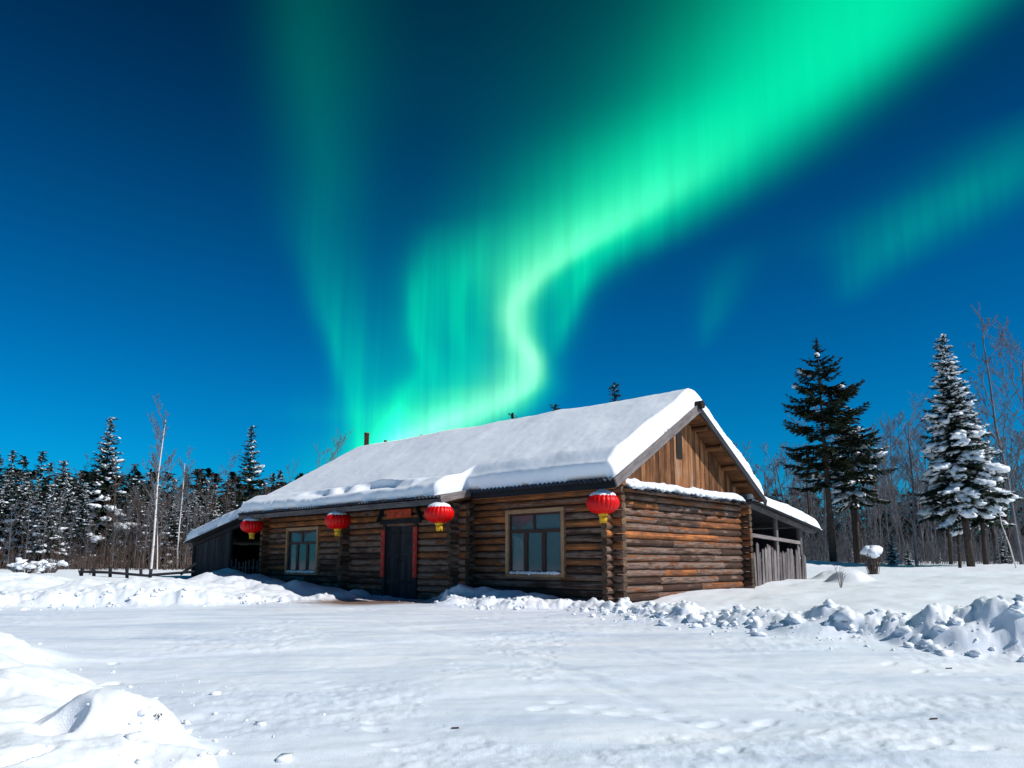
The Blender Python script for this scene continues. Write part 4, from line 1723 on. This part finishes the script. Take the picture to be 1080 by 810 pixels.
# ------------------------------------------------------------------ trees
def conifer_mesh(seed, H, R, base, whorls, per, snow, sparse=0.0, droop=.30, style='spruce', card=.30, upper=False):
    """-> trunk, crown, snow MBs; local origin at the foot"""
    rnd = random.Random(seed)
    T, F, W = MB(), MB(), MB()
    lean = rnd.uniform(-.01, .01) * H
    tr = .0125 * H + .03
    pts = [(lean * k / 8, 0, H * k / 8) for k in range(9)]
    pts[0] = (0, 0, -.3)
    T.tube(pts, [tr * (1.12 - k / 8 * 1.06) for k in range(9)], 8)

    def add_card(p, d, L, w, tone, B=None):
        B = B or F
        d = d.normalized()
        s = d.cross(Vector((rnd.uniform(-.6, .6), rnd.uniform(-.6, .6), 1)))
        if s.length < 1e-3:
            return
        s.normalize()
        a = B.vert(p - s * w * .35, (0, 0), tone)
        b = B.vert(p + s * w * .35, (0, 0), tone)
        c = B.vert(p + d * L * .6 + s * w * .5, (0, 0), tone)
        e = B.vert(p + d * L, (0, 0), tone)
        f = B.vert(p + d * L * .6 - s * w * .5, (0, 0), tone)
        B.face((a, b, c, e, f))

    for wi in range(whorls):
        k = wi / (whorls - 1)
        z = base * H + (H * .985 - base * H) * k ** .92
        kk = (z - base * H) / (H - base * H)
        if style == 'spruce':
            rad = R * (1 - kk) ** .85 * (1 if kk > .10 else .72 + 2.8 * kk)
        else:
            rad = R * (math.sin(math.pi * min(1, .22 + .80 * kk)) ** .8) * (1.05 if kk < .6 else 1) * (1 - max(0, kk - .55) * .9)
        rad = max(rad, .10 * R)
        n = per if kk < .85 else max(3, per - 2)
        for b in range(n):
            if rnd.random() < sparse * (1 - kk * .6):
                continue
            an = 2 * math.pi * (b + rnd.random() * .8) / n + wi * 1.9
            L = rad * rnd.uniform(.62, 1.16)
            d = Vector((math.cos(an), math.sin(an), 0))
            pitch = (.45 - droop * 2.4 * (1 - kk)) + rnd.uniform(-.14, .14)
            p0 = Vector((lean * z / H, 0, z + rnd.uniform(-.6, .6) * H * (1 - base) / whorls))
            m = max(3, int(L / (card * .36)))
            prev = None
            path = []
            for i in range(m + 1):
                q = i / m
                p = p0 + d * (L * q) + Vector((0, 0, L * (pitch * q - droop * .75 * q * q + .22 * q ** 4)))
                path.append(p)
            if L > .8:
                T.tube([path[0], path[m // 2], path[-1]], [tr * .16, tr * .10, .008], 4, cap=False)
            sd = Vector((-d.y, d.x, 0))
            st = 1 if style == 'spruce' else int(m * .30)
            for i in range(st, m + 1):
                q = i / m
                p = path[i]
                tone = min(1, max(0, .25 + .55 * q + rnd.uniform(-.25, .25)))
                wd = (.62 * (1 - q) ** .8 + .16) * L * .62
                fwd = (path[i] - path[i - 1]).normalized()
                for sg in (-1, 1):
                    for c in range(2 if style == 'spruce' else 2):
                        dirn = (sd * sg * rnd.uniform(.6, 1.0) + fwd * rnd.uniform(.3, .9) + Vector((0, 0, rnd.uniform(-.55, .12))))
                        LL = min(wd, card * 2.1) * rnd.uniform(.6, 1.15)
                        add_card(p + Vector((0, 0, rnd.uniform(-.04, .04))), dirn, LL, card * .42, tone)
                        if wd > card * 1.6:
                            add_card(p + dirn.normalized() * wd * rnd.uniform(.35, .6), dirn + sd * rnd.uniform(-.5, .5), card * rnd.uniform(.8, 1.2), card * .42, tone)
                if rnd.random() < .55:
                    add_card(p, fwd + Vector((0, 0, rnd.uniform(-.9, -.2))), card * rnd.uniform(.6, 1.1), card * .4, tone * .7)
            # frost and powder caught on the twigs
            if snow > .1:
                for i in range(max(1, int(m * .35)), m + 1):
                    q = i / m
                    for c in range(3):
                        if rnd.random() < snow * .62:
                            wd = (.62 * (1 - q) ** .8 + .16) * L * .55
                            p = path[i] + sd * rnd.uniform(-1, 1) * min(wd, card * 1.4) + Vector((0, 0, .05 + rnd.uniform(0, .05)))
                            dd = Vector((d.x + rnd.uniform(-.9, .9), d.y + rnd.uniform(-.9, .9), rnd.uniform(-.35, .2)))
                            add_card(p, dd, card * rnd.uniform(.4, .8), card * rnd.uniform(.3, .5), .5, W)
            # snow clumps on the upper side of the branch, in drifts rather than everywhere
            tipm = path[m]
            drift = mnoise.noise((tipm.x * .55 + seed, tipm.y * .55, tipm.z * .42)) + .25 * (d.x * .8 - d.y * .3)
            if rnd.random() < snow * (.85 + 1.2 * drift):
                for c in range(rnd.choice((2, 3, 4, 5))):
                    q0 = rnd.uniform(.42, .95)
                    i = min(m, max(1, int(q0 * m)))
                    dirn = (path[i] - path[i - 1])
                    s = min(L * rnd.uniform(.10, .22), card * 1.15) * (1 + .4 * max(0, drift)) + .03
                    W.blob(path[i] + sd * rnd.uniform(-.5, .5) * s + Vector((0, 0, .02 + s * .12)), s, s * rnd.uniform(.6, .95), s * rnd.uniform(.30, .55), 0, 2 if s > .25 else 1, .55, axis=dirn + Vector((0, 0, rnd.uniform(-.3, .1)) ) * dirn.length)
    # leader
    for q in range(40):
        dz = .035 * H * (q / 40) ** 1.3 * 2
        a = q * 2.4
        add_card(Vector((lean, 0, H - dz - .02)), Vector((math.cos(a), math.sin(a), 1.3 - 1.2 * q / 40)), card * (.35 + .6 * q / 40), card * .26, .6)
    if snow > .5:
        W.blob((lean, 0, H), .10, .10, .13, 0, 1, .4)
    return T, F, W


def bare_mesh(seed, H, spread=.35, levels=4, trunk=.012, twig_w=.012, start=.3, snow=0.0, upright=.55, kids=6, stem_only=False):
    rnd = random.Random(seed)
    T = MB()
    tw = MB()

    def grow(p, d, L, r, lev):
        n = 5 if lev == 0 else (3 if lev < levels - 1 else (2 if lev < levels else 1))
        pts = [p]
        dd = d.copy()
        for i in range(n):
            dd = (dd + Vector((rnd.uniform(-1, 1), rnd.uniform(-1, 1), rnd.uniform(-.3, .6) * upright)) * (.07 if lev == 0 else .16)).normalized()
            pts.append(pts[-1] + dd * L / n)
        r1 = r * (.30 if lev == 0 else .25)
        rads = [r + (r1 - r) * i / n for i in range(n + 1)]
        (T if lev < (1 if stem_only else 2) else tw).tube(pts, [max(x, twig_w * .5) for x in rads], 7 if lev == 0 else (5 if lev == 1 else 3), cap=False)
        if lev >= levels:
            return
        nk = int(kids * (1.9 if lev == 0 else 1))
        for k in range(nk):
            q = (start + (1 - start) * (k + rnd.random()) / nk) if lev == 0 else rnd.uniform(.25, 1)
            i = min(n - 1, int(q * n))
            pp = pts[i].lerp(pts[i + 1], q * n - i)
            a = rnd.uniform(0, 2 * math.pi)
            side = Vector((math.cos(a), math.sin(a), 0))
            nd = (dd * .75 + side * rnd.uniform(.45, .9) + Vector((0, 0, .35 * upright))).normalized()
            LL = L * spread * rnd.uniform(.6, 1.1) * (1.15 - .6 * q if lev == 0 else .95)
            rr = max(rads[i] * rnd.uniform(.35, .55), twig_w * .55)
            grow(pp, nd, LL, rr, lev + 1)

    grow(Vector((0, 0, -.3)), Vector((0, 0, 1)), H + .3, trunk * H, 0)
    return T, tw


TREE_GROUP = None


def make_tree(name, meshes, mats, parts):
    root = empty(name)
    for mbx, mt, pn in zip(meshes, mats, parts):
        if len(mbx.v):
            mbx.build(pn, mt, root)
    return root


used_roots = set()


def put(root, loc, rz, sc, label, cat, group=None, tilt=(0, 0)):
    if root.name in used_roots:
        o = copy_tree(root)
    else:
        o = root
        used_roots.add(root.name)
    o.location = loc
    o.rotation_euler = (tilt[0], tilt[1], rz)
    o.scale = (sc[0], sc[0], sc[1]) if isinstance(sc, tuple) else (sc, sc, sc)
    tag(o, label, cat, group)
    return o


def foot(px, Y):
    p = at(px, 595, Y)
    return Vector((p.x, p.y, ground_z(p.x, p.y)))


def height_for(px, py_top, Y, base_z):
    """tree height so its tip stands in the direction (px, py_top)"""
    return at(px, py_top, Y).z - base_z


CON = ("trunk", "crown", "snow_load")
cm = [M['bark'], M['needle'], M['snow_tree']]
cmo = [M['bark'], M['needle_olive'], M['snow_tree']]

# --- named trees ---------------------------------------------------
# tall pine right of the cabin and the fuller one just behind it
Y = 46
b = foot(879, Y)
Hh = height_for(864, 358, Y, b.z)
pine = make_tree("pine_tree", conifer_mesh(5, Hh, Hh * .185, .34, 24, 6, .08, .30, .22, 'pine', .30), cmo, CON)
put(pine, b, .6, 1, "tall dark pine with almost no snow just right of the cabin", "tree", None, (0, RAD(-1.5)))
Y = 49
b = foot(906, Y)
Hh = height_for(905, 430, Y, b.z)
pine2 = make_tree("pine_tree", conifer_mesh(9, Hh, Hh * .21, .40, 18, 6, .45, .25, .30, 'pine', .30), cmo, CON)
put(pine2, b, 2.1, 1, "shorter pine with snowy branch ends behind the tall dark pine", "tree")
# heavily laden spruce and its companion
Y = 42
b = foot(1024, Y)
Hh = height_for(1001, 355, Y, b.z)
spr = make_tree("spruce_tree", conifer_mesh(21, Hh, Hh * .185, .25, 36, 8, .85, .05, .34, 'spruce', .34), cm, CON)
put(spr, b, .3, 1, "tall pointed spruce loaded with thick white snow at the far right", "tree", None, (0, RAD(-2.5)))
Y = 44
b = foot(1040, Y)
Hh = height_for(1042, 435, Y, b.z)
spr2 = make_tree("spruce_tree", conifer_mesh(25, Hh, Hh * .24, .30, 22, 7, .80, .08, .34, 'spruce', .34), cm, CON)
put(spr2, b, 1.3, 1, "shorter snow loaded spruce tucked beside the tall pointed one", "tree")
# left: the tall snowy spruce, the dark one behind the lean-to
Y = 62
b = foot(101, Y)
Hh = height_for(110, 442, Y, b.z)
sprl = make_tree("spruce_tree", conifer_mesh(33, Hh, Hh * .225, .05, 34, 8, .40, .06, .30, 'spruce', .38), cm, CON)
put(sprl, b, 0, 1, "tallest spruce of the left forest edge, snow clumps on its lower half", "tree", None, (0, RAD(1.5)))
Y = 58
b = foot(258, Y)
Hh = height_for(258, 450, Y, b.z)
sprd = make_tree("spruce_tree", conifer_mesh(37, Hh, Hh * .19, .05, 32, 8, .14, .06, .26, 'spruce', .36), cm, CON)
put(sprd, b, 0, 1, "dark pointed spruce rising behind the lean-to roof on the left", "tree")
# tips behind the cabin roof
small = make_tree("spruce_tree", conifer_mesh(41, 12, 2.3, .05, 36, 7, .10, .06, .24, 'spruce', .36), cm, CON)
for px, py, Y, lab in ((652, 404, 52, "largest spruce tip showing above the cabin ridge"), (587, 427, 60, "middle of the three spruce tips above the cabin ridge"),
                       (541, 436, 66, "smallest spruce tip above the ridge beside the aurora")):
    b = foot(px, Y)
    put(small, b, px, height_for(px, py, Y, b.z) / 12, lab, "tree")

# --- spruce variants for the forest edge
vs_ = [make_tree("spruce_tree", conifer_mesh(50 + i, 11, r, bs, 28, 7, sn, .06, .30, 'spruce', .46), cm, CON)
       for i, (r, bs, sn) in enumerate(((2.1, .04, .5), (2.5, .03, .62), (1.8, .05, .15), (2.3, .03, .35)))]
random.seed(101)
GL = "spruces along the left forest edge"
left_list = [(3, 476, 66, 2), (14, 482, 70, 2), (35, 477, 68, 2), (43, 489, 72, 2), (58, 487, 66, 0), (20, 500, 60, 1), (32, 505, 58, 0), (2, 498, 60, 1), (66, 505, 60, 1), (48, 512, 57, 1), (78, 498, 70, 3), (83, 512, 60, 0),
             (128, 500, 70, 2), (143, 507, 66, 3), (152, 495, 78, 2), (135, 490, 80, 2), (160, 512, 64, 1), (178, 505, 75, 3), (192, 500, 80, 2), (205, 496, 76, 2), (213, 506, 70, 3), (222, 512, 66, 0), (235, 506, 72, 2), (283, 500, 80, 2), (292, 497, 85, 2), (275, 510, 75, 3), (200, 520, 62, 1), (240, 520, 64, 0), (180, 525, 60, 1), (312, 520, 80, 2),
             (-14, 480, 66, 2), (-25, 490, 62, 0), (-40, 470, 68, 1), (-60, 478, 70, 3), (-84, 480, 72, 2), (-110, 476, 70, 0)]
labs = {0: "snow laden spruce crowded into the left forest edge", 1: "low spruce heavy with snow clumps at the front of the left forest", 2: "dark slender spruce tip standing in the left forest", 3: "half snowy spruce standing in the left forest"}
for px, py, Y, v in left_list:
    b = foot(px, Y)
    Hh = height_for(px, py, Y, b.z)
    put(vs_[v], b, random.uniform(0, 6), (Hh / 11 * random.uniform(.9, 1.25), Hh / 11), labs[v], "tree", GL)

# --- birches
bT, bt = bare_mesh(201, 12, .30, 3, .0080, .020, .40, upright=1.1, kids=11, stem_only=True)
birch = make_tree("birch_tree", (bT, bt), [M['birch'], M['twig']], ("trunk", "twigs"))
Y = 50
b = foot(160, Y)
put(birch, b, .4, height_for(172, 442, Y, b.z) / 12, "tall white birch leaning slightly at the left forest edge", "tree", None, (0, RAD(5.0)))
b = foot(166, 51)
put(birch, b, 2.4, .46, "short white birch stem leaning right from the tall birch foot", "tree", None, (0, RAD(13)))
b = foot(187, 56)
put(birch, b, 4.4, .66, "slim white birch standing near the lean-to on the left", "tree", None, (0, RAD(5)))

# --- bare broadleaf trees
bv = [make_tree("bare_tree", bare_mesh(300 + i, 10, sp, 3, tr, .015, st, upright=up, kids=k), [M['twig'], M['twig']], ("trunk", "twigs"))
      for i, (sp, tr, st, up, k) in enumerate(((.40, .009, .22, .8, 8), (.34, .008, .28, 1.0, 8), (.46, .011, .15, .6, 7)))]
b = foot(967, 44)
put(bv[2], b, 1.0, height_for(955, 445, 44, b.z) / 10, "bare forked tree between the pine and the snow loaded spruce", "tree", None, (0, RAD(-3)))
b = foot(1078, 46)
put(bv[1], b, 0, height_for(1066, 350, 46, b.z) / 10, "tall bare tree at the right edge of the picture", "tree", None, (0, RAD(-2)))
b = foot(1100, 48)
put(bv[0], b, 3, 1.35, "bare tree just outside the tall one on the right", "tree")
random.seed(404)
GR = "bare trees of the forest on the right"
for px, py, Y, v in [(812, 515, 75, 0), (822, 500, 78, 1), (835, 520, 66, 0), (848, 508, 72, 1), (862, 515, 64, 2), (893, 505, 70, 0), (925, 470, 62, 1), (938, 462, 58, 0), (948, 455, 66, 1), (975, 480, 60, 2), (985, 470, 64, 0), (998, 490, 58, 1),
                     (930, 515, 54, 2), (950, 520, 52, 0), (988, 520, 52, 1), (1012, 500, 60, 0), (1030, 490, 66, 1), (1050, 480, 60, 0), (1062, 495, 54, 2), (1075, 505, 58, 0), (1055, 515, 50, 1), (900, 530, 56, 2), (915, 525, 58, 0), (870, 540, 58, 1), (845, 545, 60, 2),
                     (345, 478, 62, 0), (335, 482, 66, 1), (1110, 470, 60, 0), (1140, 470, 64, 1), (1180, 480, 66, 0)]:
    b = foot(px, Y)
    lab = "grey bare tree in the thick leafless forest on the right"
    g = GR
    if px < 400:
        lab, g = "bare tree top showing over the far end of the cabin roof", "bare trees behind the cabin roof"
    put(bv[v], b, random.uniform(0, 6), height_for(px, py, Y, b.z) / 10, lab, "tree", g)
bw = [make_tree("bare_tree", bare_mesh(320 + i, 10, sp, 3, .008, .016, st, upright=up, kids=k), [M['twig_brown'], M['twig_brown']], ("trunk", "twigs"))
      for i, (sp, st, up, k) in enumerate(((.34, .25, 1.0, 7), (.40, .2, .8, 7)))]
random.seed(505)
for k in range(34):
    px = -20 + 320 * (k + random.random()) / 34
    Y = random.uniform(57, 70)
    b = foot(px, Y)
    put(bw[k % 2], b, random.uniform(0, 6), height_for(px, random.uniform(492, 535), Y, b.z) / 10, "slender brown bare tree between the spruces of the left forest", "tree", "brown bare trees in the left forest")
GL2 = "bare saplings along the left forest edge"
for px, py, Y, v in [(8, 540, 54, 0), (26, 535, 56, 1), (44, 540, 54, 0), (62, 530, 57, 1), (72, 545, 54, 2), (90, 548, 54, 0), (118, 545, 55, 0), (130, 530, 58, 1), (142, 525, 60, 0), (150, 540, 55, 2), (172, 530, 60, 0), (182, 515, 62, 1), (195, 530, 58, 0), (205, 540, 56, 1), (216, 535, 58, 0)]:
    b = foot(px, Y)
    put(bv[v], b, random.uniform(0, 6), height_for(px, py, Y, b.z) / 10, "thin bare sapling in the brushwood of the left forest edge", "tree", GL2)

# small snowy spruces under the right-hand trees
GS = "small snowy spruces under the trees on the right"
for px, py, Y in [(942, 560, 46), (958, 572, 50), (898, 572, 56), (1058, 560, 52), (990, 575, 54)]:
    b = foot(px, Y)
    put(vs_[1], b, px, (height_for(px, py, Y, b.z) / 11 * 1.1, height_for(px, py, Y, b.z) / 11), "small snowy young spruce under the tall trees on the right", "tree", GS)
# thin trunks among them
tk = MB()
tk.tube([(0, 0, -.3), (.05, .02, 3), (.0, .05, 6.5), (.1, 0, 9)], [.13, .11, .085, .03], 8)
for k in range(9):
    z = 5 + k * .45
    a = k * 2.4
    tk.tube([(.02, .03, z), (.9 * math.cos(a), .9 * math.sin(a), z + .5), (1.5 * math.cos(a), 1.5 * math.sin(a), z + .7)], [.03, .018, .008], 4, cap=False)
trunk_tree = make_tree("bare_tree", (tk,), [M['bark']], ("trunk",))
for px, Y, ht, tl in [(903, 50, 9, -3), (910, 52, 8.4, -5), (1003, 50, 8.5, -4), (1012, 56, 9, 2), (930, 60, 8, 0), (858, 62, 8, 2), (1050, 54, 9, 3), (1066, 52, 8, -6)]:
    b = foot(px, Y)
    put(trunk_tree, b, px, ht / 9, "dark bare trunk among the trees on the right", "tree", "dark bare trunks among the right trees", (0, RAD(tl)))
# snapped stick leaning at the right edge
mb = MB()
mb.tube([(0, 0, -.2), (-.25, 0, 1.1), (-.5, .05, 2.1), (-.55, .05, 2.9)], [.035, .03, .022, .01], 7)
st = mb.build("dead_stem", M['birch'])
b = foot(1072, 36)
st.location = b
tag(st, "pale snapped stem leaning left in the snow at the far right", "dead tree")
mb = MB()
mb.log((0, 0, -.2), (.05, 0, .75), .09, .6, 8, 3, .1)
mb.blob((.05, 0, .78), .11, .11, .06, 0, 2, .3)
st = mb.build("tree_stump", M['bark'])
st.location = foot(1012, 40)
tag(st, "short dark stump post left of the laden spruce trunk", "stump")

# --- reddish brush along the left forest edge, and undergrowth on the right
def brush(name, spots, mat, label, n, hmin, hmax, seed):
    rnd = random.Random(seed)
    mb = MB()
    for _ in range(n):
        x0, x1, y0, y1 = rnd.choice(spots)
        Y = rnd.uniform(y0, y1)
        p = at(rnd.uniform(x0, x1), 595, Y)
        z = ROUGH(p.x, p.y)
        h = hmin + (hmax - hmin) * rnd.random() ** 1.7 * (.55 + .9 * abs(mnoise.noise((p.x * .22, p.y * .3, seed))) * 1.6)
        a = rnd.uniform(0, 6.28)
        le = rnd.uniform(0, .28) * h
        tip = Vector((p.x + le * math.cos(a), p.y + le * math.sin(a), z + h))
        f = Vector((p.x, p.y, z - .2))
        mid = f.lerp(tip, .5) + Vector((rnd.uniform(-.08, .08), rnd.uniform(-.08, .08), 0)) * h
        mb.tube([f, mid, tip], [.020, .015, .006], 3, cap=False)
        for q in range(4):
            s = mid.lerp(tip, rnd.uniform(0, .8))
            e = s + Vector((rnd.uniform(-.3, .3), rnd.uniform(-.3, .3), rnd.uniform(.15, .45))) * h * .6
            mb.tube([s, e], [.010, .005], 3, cap=False)
    o = mb.build(name, mat)
    tag(o, label, "undergrowth", None, 'stuff')


def ROUGH(x, y):
    num = den = 0
    for cx, cy, cz in CTRL:
        w = 1 / ((x - cx) ** 2 + (y - cy) ** 2 + .4) ** 1.6
        num += w * cz
        den += w
    return num / den


brush("undergrowth", [(-60, 215, 52, 66)], M['twig_brown'], "reddish brown brushwood along the foot of the left forest", 1700, .6, 2.9, 1)
brush("undergrowth", [(815, 1110, 50, 70)], M['twig'], "grey leafless brushwood under the trees on the right", 2200, .6, 3.2, 2)

# --- the far wood behind, one mass
def far_wood():
    rnd = random.Random(9)

    def mesh_arrays(o):
        me = o.data
        v = np.empty(len(me.vertices) * 3)
        me.vertices.foreach_get('co', v)
        return v.reshape(-1, 3), [tuple(p.vertices) for p in me.polygons]
    far_bare = [make_tree('bare_tree', bare_mesh(340 + i, 10, .40, 3, .009, .03, .2, upright=.9, kids=5), [M['twig'], M['twig']], ('trunk', 'twigs')) for i in range(2)]
    far_con = [make_tree('spruce_tree', conifer_mesh(360 + i, 10, 2.4, .0, 16, 6, 0, .05, .28, 'spruce', .85), cm, CON) for i in range(2)]
    groups = {'needle': ([], []), 'twig': ([], [])}
    lib = {}
    for key, root in (('f', far_con[0]), ('f2', far_con[1]), ('b', far_bare[0]), ('b2', far_bare[1])):
        lib[key] = [(c.name.split('.')[0], *mesh_arrays(c)) for c in root.children if not c.name.startswith('snow')]

    def add(key, x, y, z, h, base):
        a = rnd.uniform(0, 6.28)
        R = np.array([[math.cos(a), -math.sin(a), 0], [math.sin(a), math.cos(a), 0], [0, 0, 1]])
        s = h / base
        for nm, v, f in lib[key]:
            g = groups['needle' if nm == 'crown' else 'twig']
            o = sum(len(k) for k in g[0])
            g[0].append((v @ R.T) * s * np.array([1.25, 1.25, 1]) + np.array([x, y, z]))
            g[1].extend([tuple(i + o for i in q) for q in f])
    for k in range(150):
        Y = rnd.uniform(76, 108)
        px = -190 + 560 * (k + rnd.random()) / 150
        p = at(px, 595, Y)
        add(rnd.choice(('f', 'f2')), p.x, p.y, .4, rnd.uniform(6.5, 10.8) * Y / 84, 10)
    for k in range(70):
        Y = rnd.uniform(62, 92)
        px = 790 + 430 * (k + rnd.random()) / 70
        p = at(px, 595, Y)
        add(rnd.choice(('b', 'b2')), p.x, p.y, 1.0, rnd.uniform(8, 12), 10)
    for k in range(110):
        Y = rnd.uniform(74, 100)
        p = at(780 + 450 * (k + rnd.random()) / 110, 595, Y)
        add(rnd.choice(('f', 'f2')), p.x, p.y, .9, rnd.uniform(4.5, 8.2) * Y / 84, 10)
    for k in range(40):
        Y = rnd.uniform(80, 110)
        p = at(360 + 440 * (k + rnd.random()) / 40, 595, Y)
        add(rnd.choice(('f', 'f2')), p.x, p.y, .6, rnd.uniform(5, 8), 10)
    vs, fs, mi = [], [], []
    for fb_ in far_bare + far_con:
        for ch in list(fb_.children):
            bpy.data.objects.remove(ch)
        bpy.data.objects.remove(fb_)
    off = 0
    for k, g in enumerate(('needle', 'twig')):
        V, F = groups[g]
        V = np.concatenate(V)
        vs.append(V)
        fs += [tuple(i + off for i in f) for f in F]
        mi += [k] * len(F)
        off += len(V)
    me = bpy.data.meshes.new("far_forest")
    me.from_pydata([tuple(c) for c in np.concatenate(vs)], [], fs)
    me.materials.append(M['needle'])
    me.materials.append(M['twig'])
    me.polygons.foreach_set('material_index', mi)
    o = bpy.data.objects.new("far_forest", me)
    COL.objects.link(o)
    tag(o, "distant mixed forest closing the clearing behind the nearer trees", "forest", None, 'stuff')


far_wood()

# ------------------------------------------------------------------ small things on the snow
# shrub with a snow cap in the right field
random.seed(55)
def shrub(name, loc, w, h, stems, label, capk=1.0, mat=None):
    root = empty(name, loc)
    tag(root, label, "shrub")
    mb = MB()
    for k in range(stems):
        a = random.uniform(0, 6.28)
        r = random.uniform(.2, 1) * w * .5
        p0 = Vector((r * .35 * math.cos(a), r * .35 * math.sin(a), -.1))
        p1 = Vector((r * math.cos(a), r * math.sin(a), h * random.uniform(.7, 1)))
        mid = p0.lerp(p1, .5) + Vector((random.uniform(-.05, .05), random.uniform(-.05, .05), 0))
        mb.tube([p0, mid, p1], [.014, .011, .006], 4, cap=False)
        for q in range(3):
            s = mid.lerp(p1, random.random())
            mb.tube([s, s + Vector((random.uniform(-.14, .14), random.uniform(-.14, .14), random.uniform(0, .12)))], [.007, .004], 3, cap=False)
    mb.build("stems", mat or M['twig_brown'], root)
    mb = MB()
    for k in range(9 if capk > .9 else 15):
        a = random.uniform(0, 6.28)
        r = random.uniform(0, .5 if capk > .9 else 1.0) * w * .5
        if capk > .9:
            mb.blob((r * math.cos(a), r * math.sin(a), h * (.92 + .12 * random.random())), w * .27, w * .26, w * .22, a, 2, .3)
        else:
            e = random.uniform(.05, .17) * w
            mb.blob((r * math.cos(a), r * math.sin(a), h * random.uniform(.35, 1.05)), e, e * .8, e * .5, a, 2, .85)
    mb.build("snow_cap", M['snow'], root)


p = at(922, 614, 27)
shrub("shrub", (p.x, p.y, ground_z(p.x, p.y) - .05), .85, .85, 60, "small round shrub capped with a dome of snow in the right field")
p = at(27, 598, 36)
shrub("shrub", (p.x, p.y, ground_z(p.x, p.y)), 1.9, .5, 70, "wide low bush mostly under snow by the picture's left edge", .55)
p = at(51, 600, 34)
shrub("shrub", (p.x, p.y, ground_z(p.x, p.y)), 1.3, .45, 60, "small arching bush under snow left of the rail fence", .5)
# dry weed stalks
def weed(px, Y, h, n, label, spread=.2):
    p = at(px, 600, Y)
    mb = MB()
    for k in range(n):
        a = random.uniform(0, 6.28)
        r = random.uniform(0, spread)
        L = h * random.uniform(.5, 1)
        tip = Vector((r * math.cos(a), r * math.sin(a), L))
        f_ = min(1, h / .4)
        mb.tube([(random.uniform(-.03, .03) * f_, random.uniform(-.03, .03) * f_, -.08), tip * .55, tip], [.008 * f_, .006 * f_, .003 * f_], 4, cap=False)
        for q in range(2):
            s = tip * random.uniform(.5, .9)
            mb.tube([s, s + Vector((random.uniform(-.2, .2), random.uniform(-.2, .2), .2)) * h], [.004, .002], 3, cap=False)
    o = mb.build("weed_stalk", M['twig_brown'])
    o.location = (p.x, p.y, ground_z(p.x, p.y))
    tag(o, label, "weed")


weed(886, 17.5, .55, 5, "thin dry weed stalks poking from the snow before the picket fence", .25)
weed(178, 5.0, .06, 7, "tiny dry grass tuft in the foreground snow bank", .05)
weed(86, 28, .9, 12, "dark twiggy stalks beside the first rail fence post", .3)
weed(95, 27, 1.1, 8, "thin upright stalks behind the rail fence", .3)
# dark chips on the packed snow
random.seed(66)
for px, py, L, lab in ((480, 769, .03, "small dark twig lying on the packed snow in the foreground"), (1001, 705, .035, "dark bark chip on the road at the right"),
                       (985, 760, .03, "dark bark chip on the road nearest the lower right corner")):
    r = pix_ray(px, py)
    t = (EYE + .33) / -r[2]
    x, y = r[0] * t, r[1] * t
    for _ in range(4):
        t = (EYE - ground_z(x, y)) / -r[2]
        x, y = r[0] * t, r[1] * t
    mb = MB()
    mb.log((-L, 0, .006), (L, L * .15, .008), .007, .2, 6, 3, .4)
    o = mb.build("bark_chip", M['bark'])
    o.location = (x, y, ground_z(x, y))
    tag(o, lab, "bark chip")
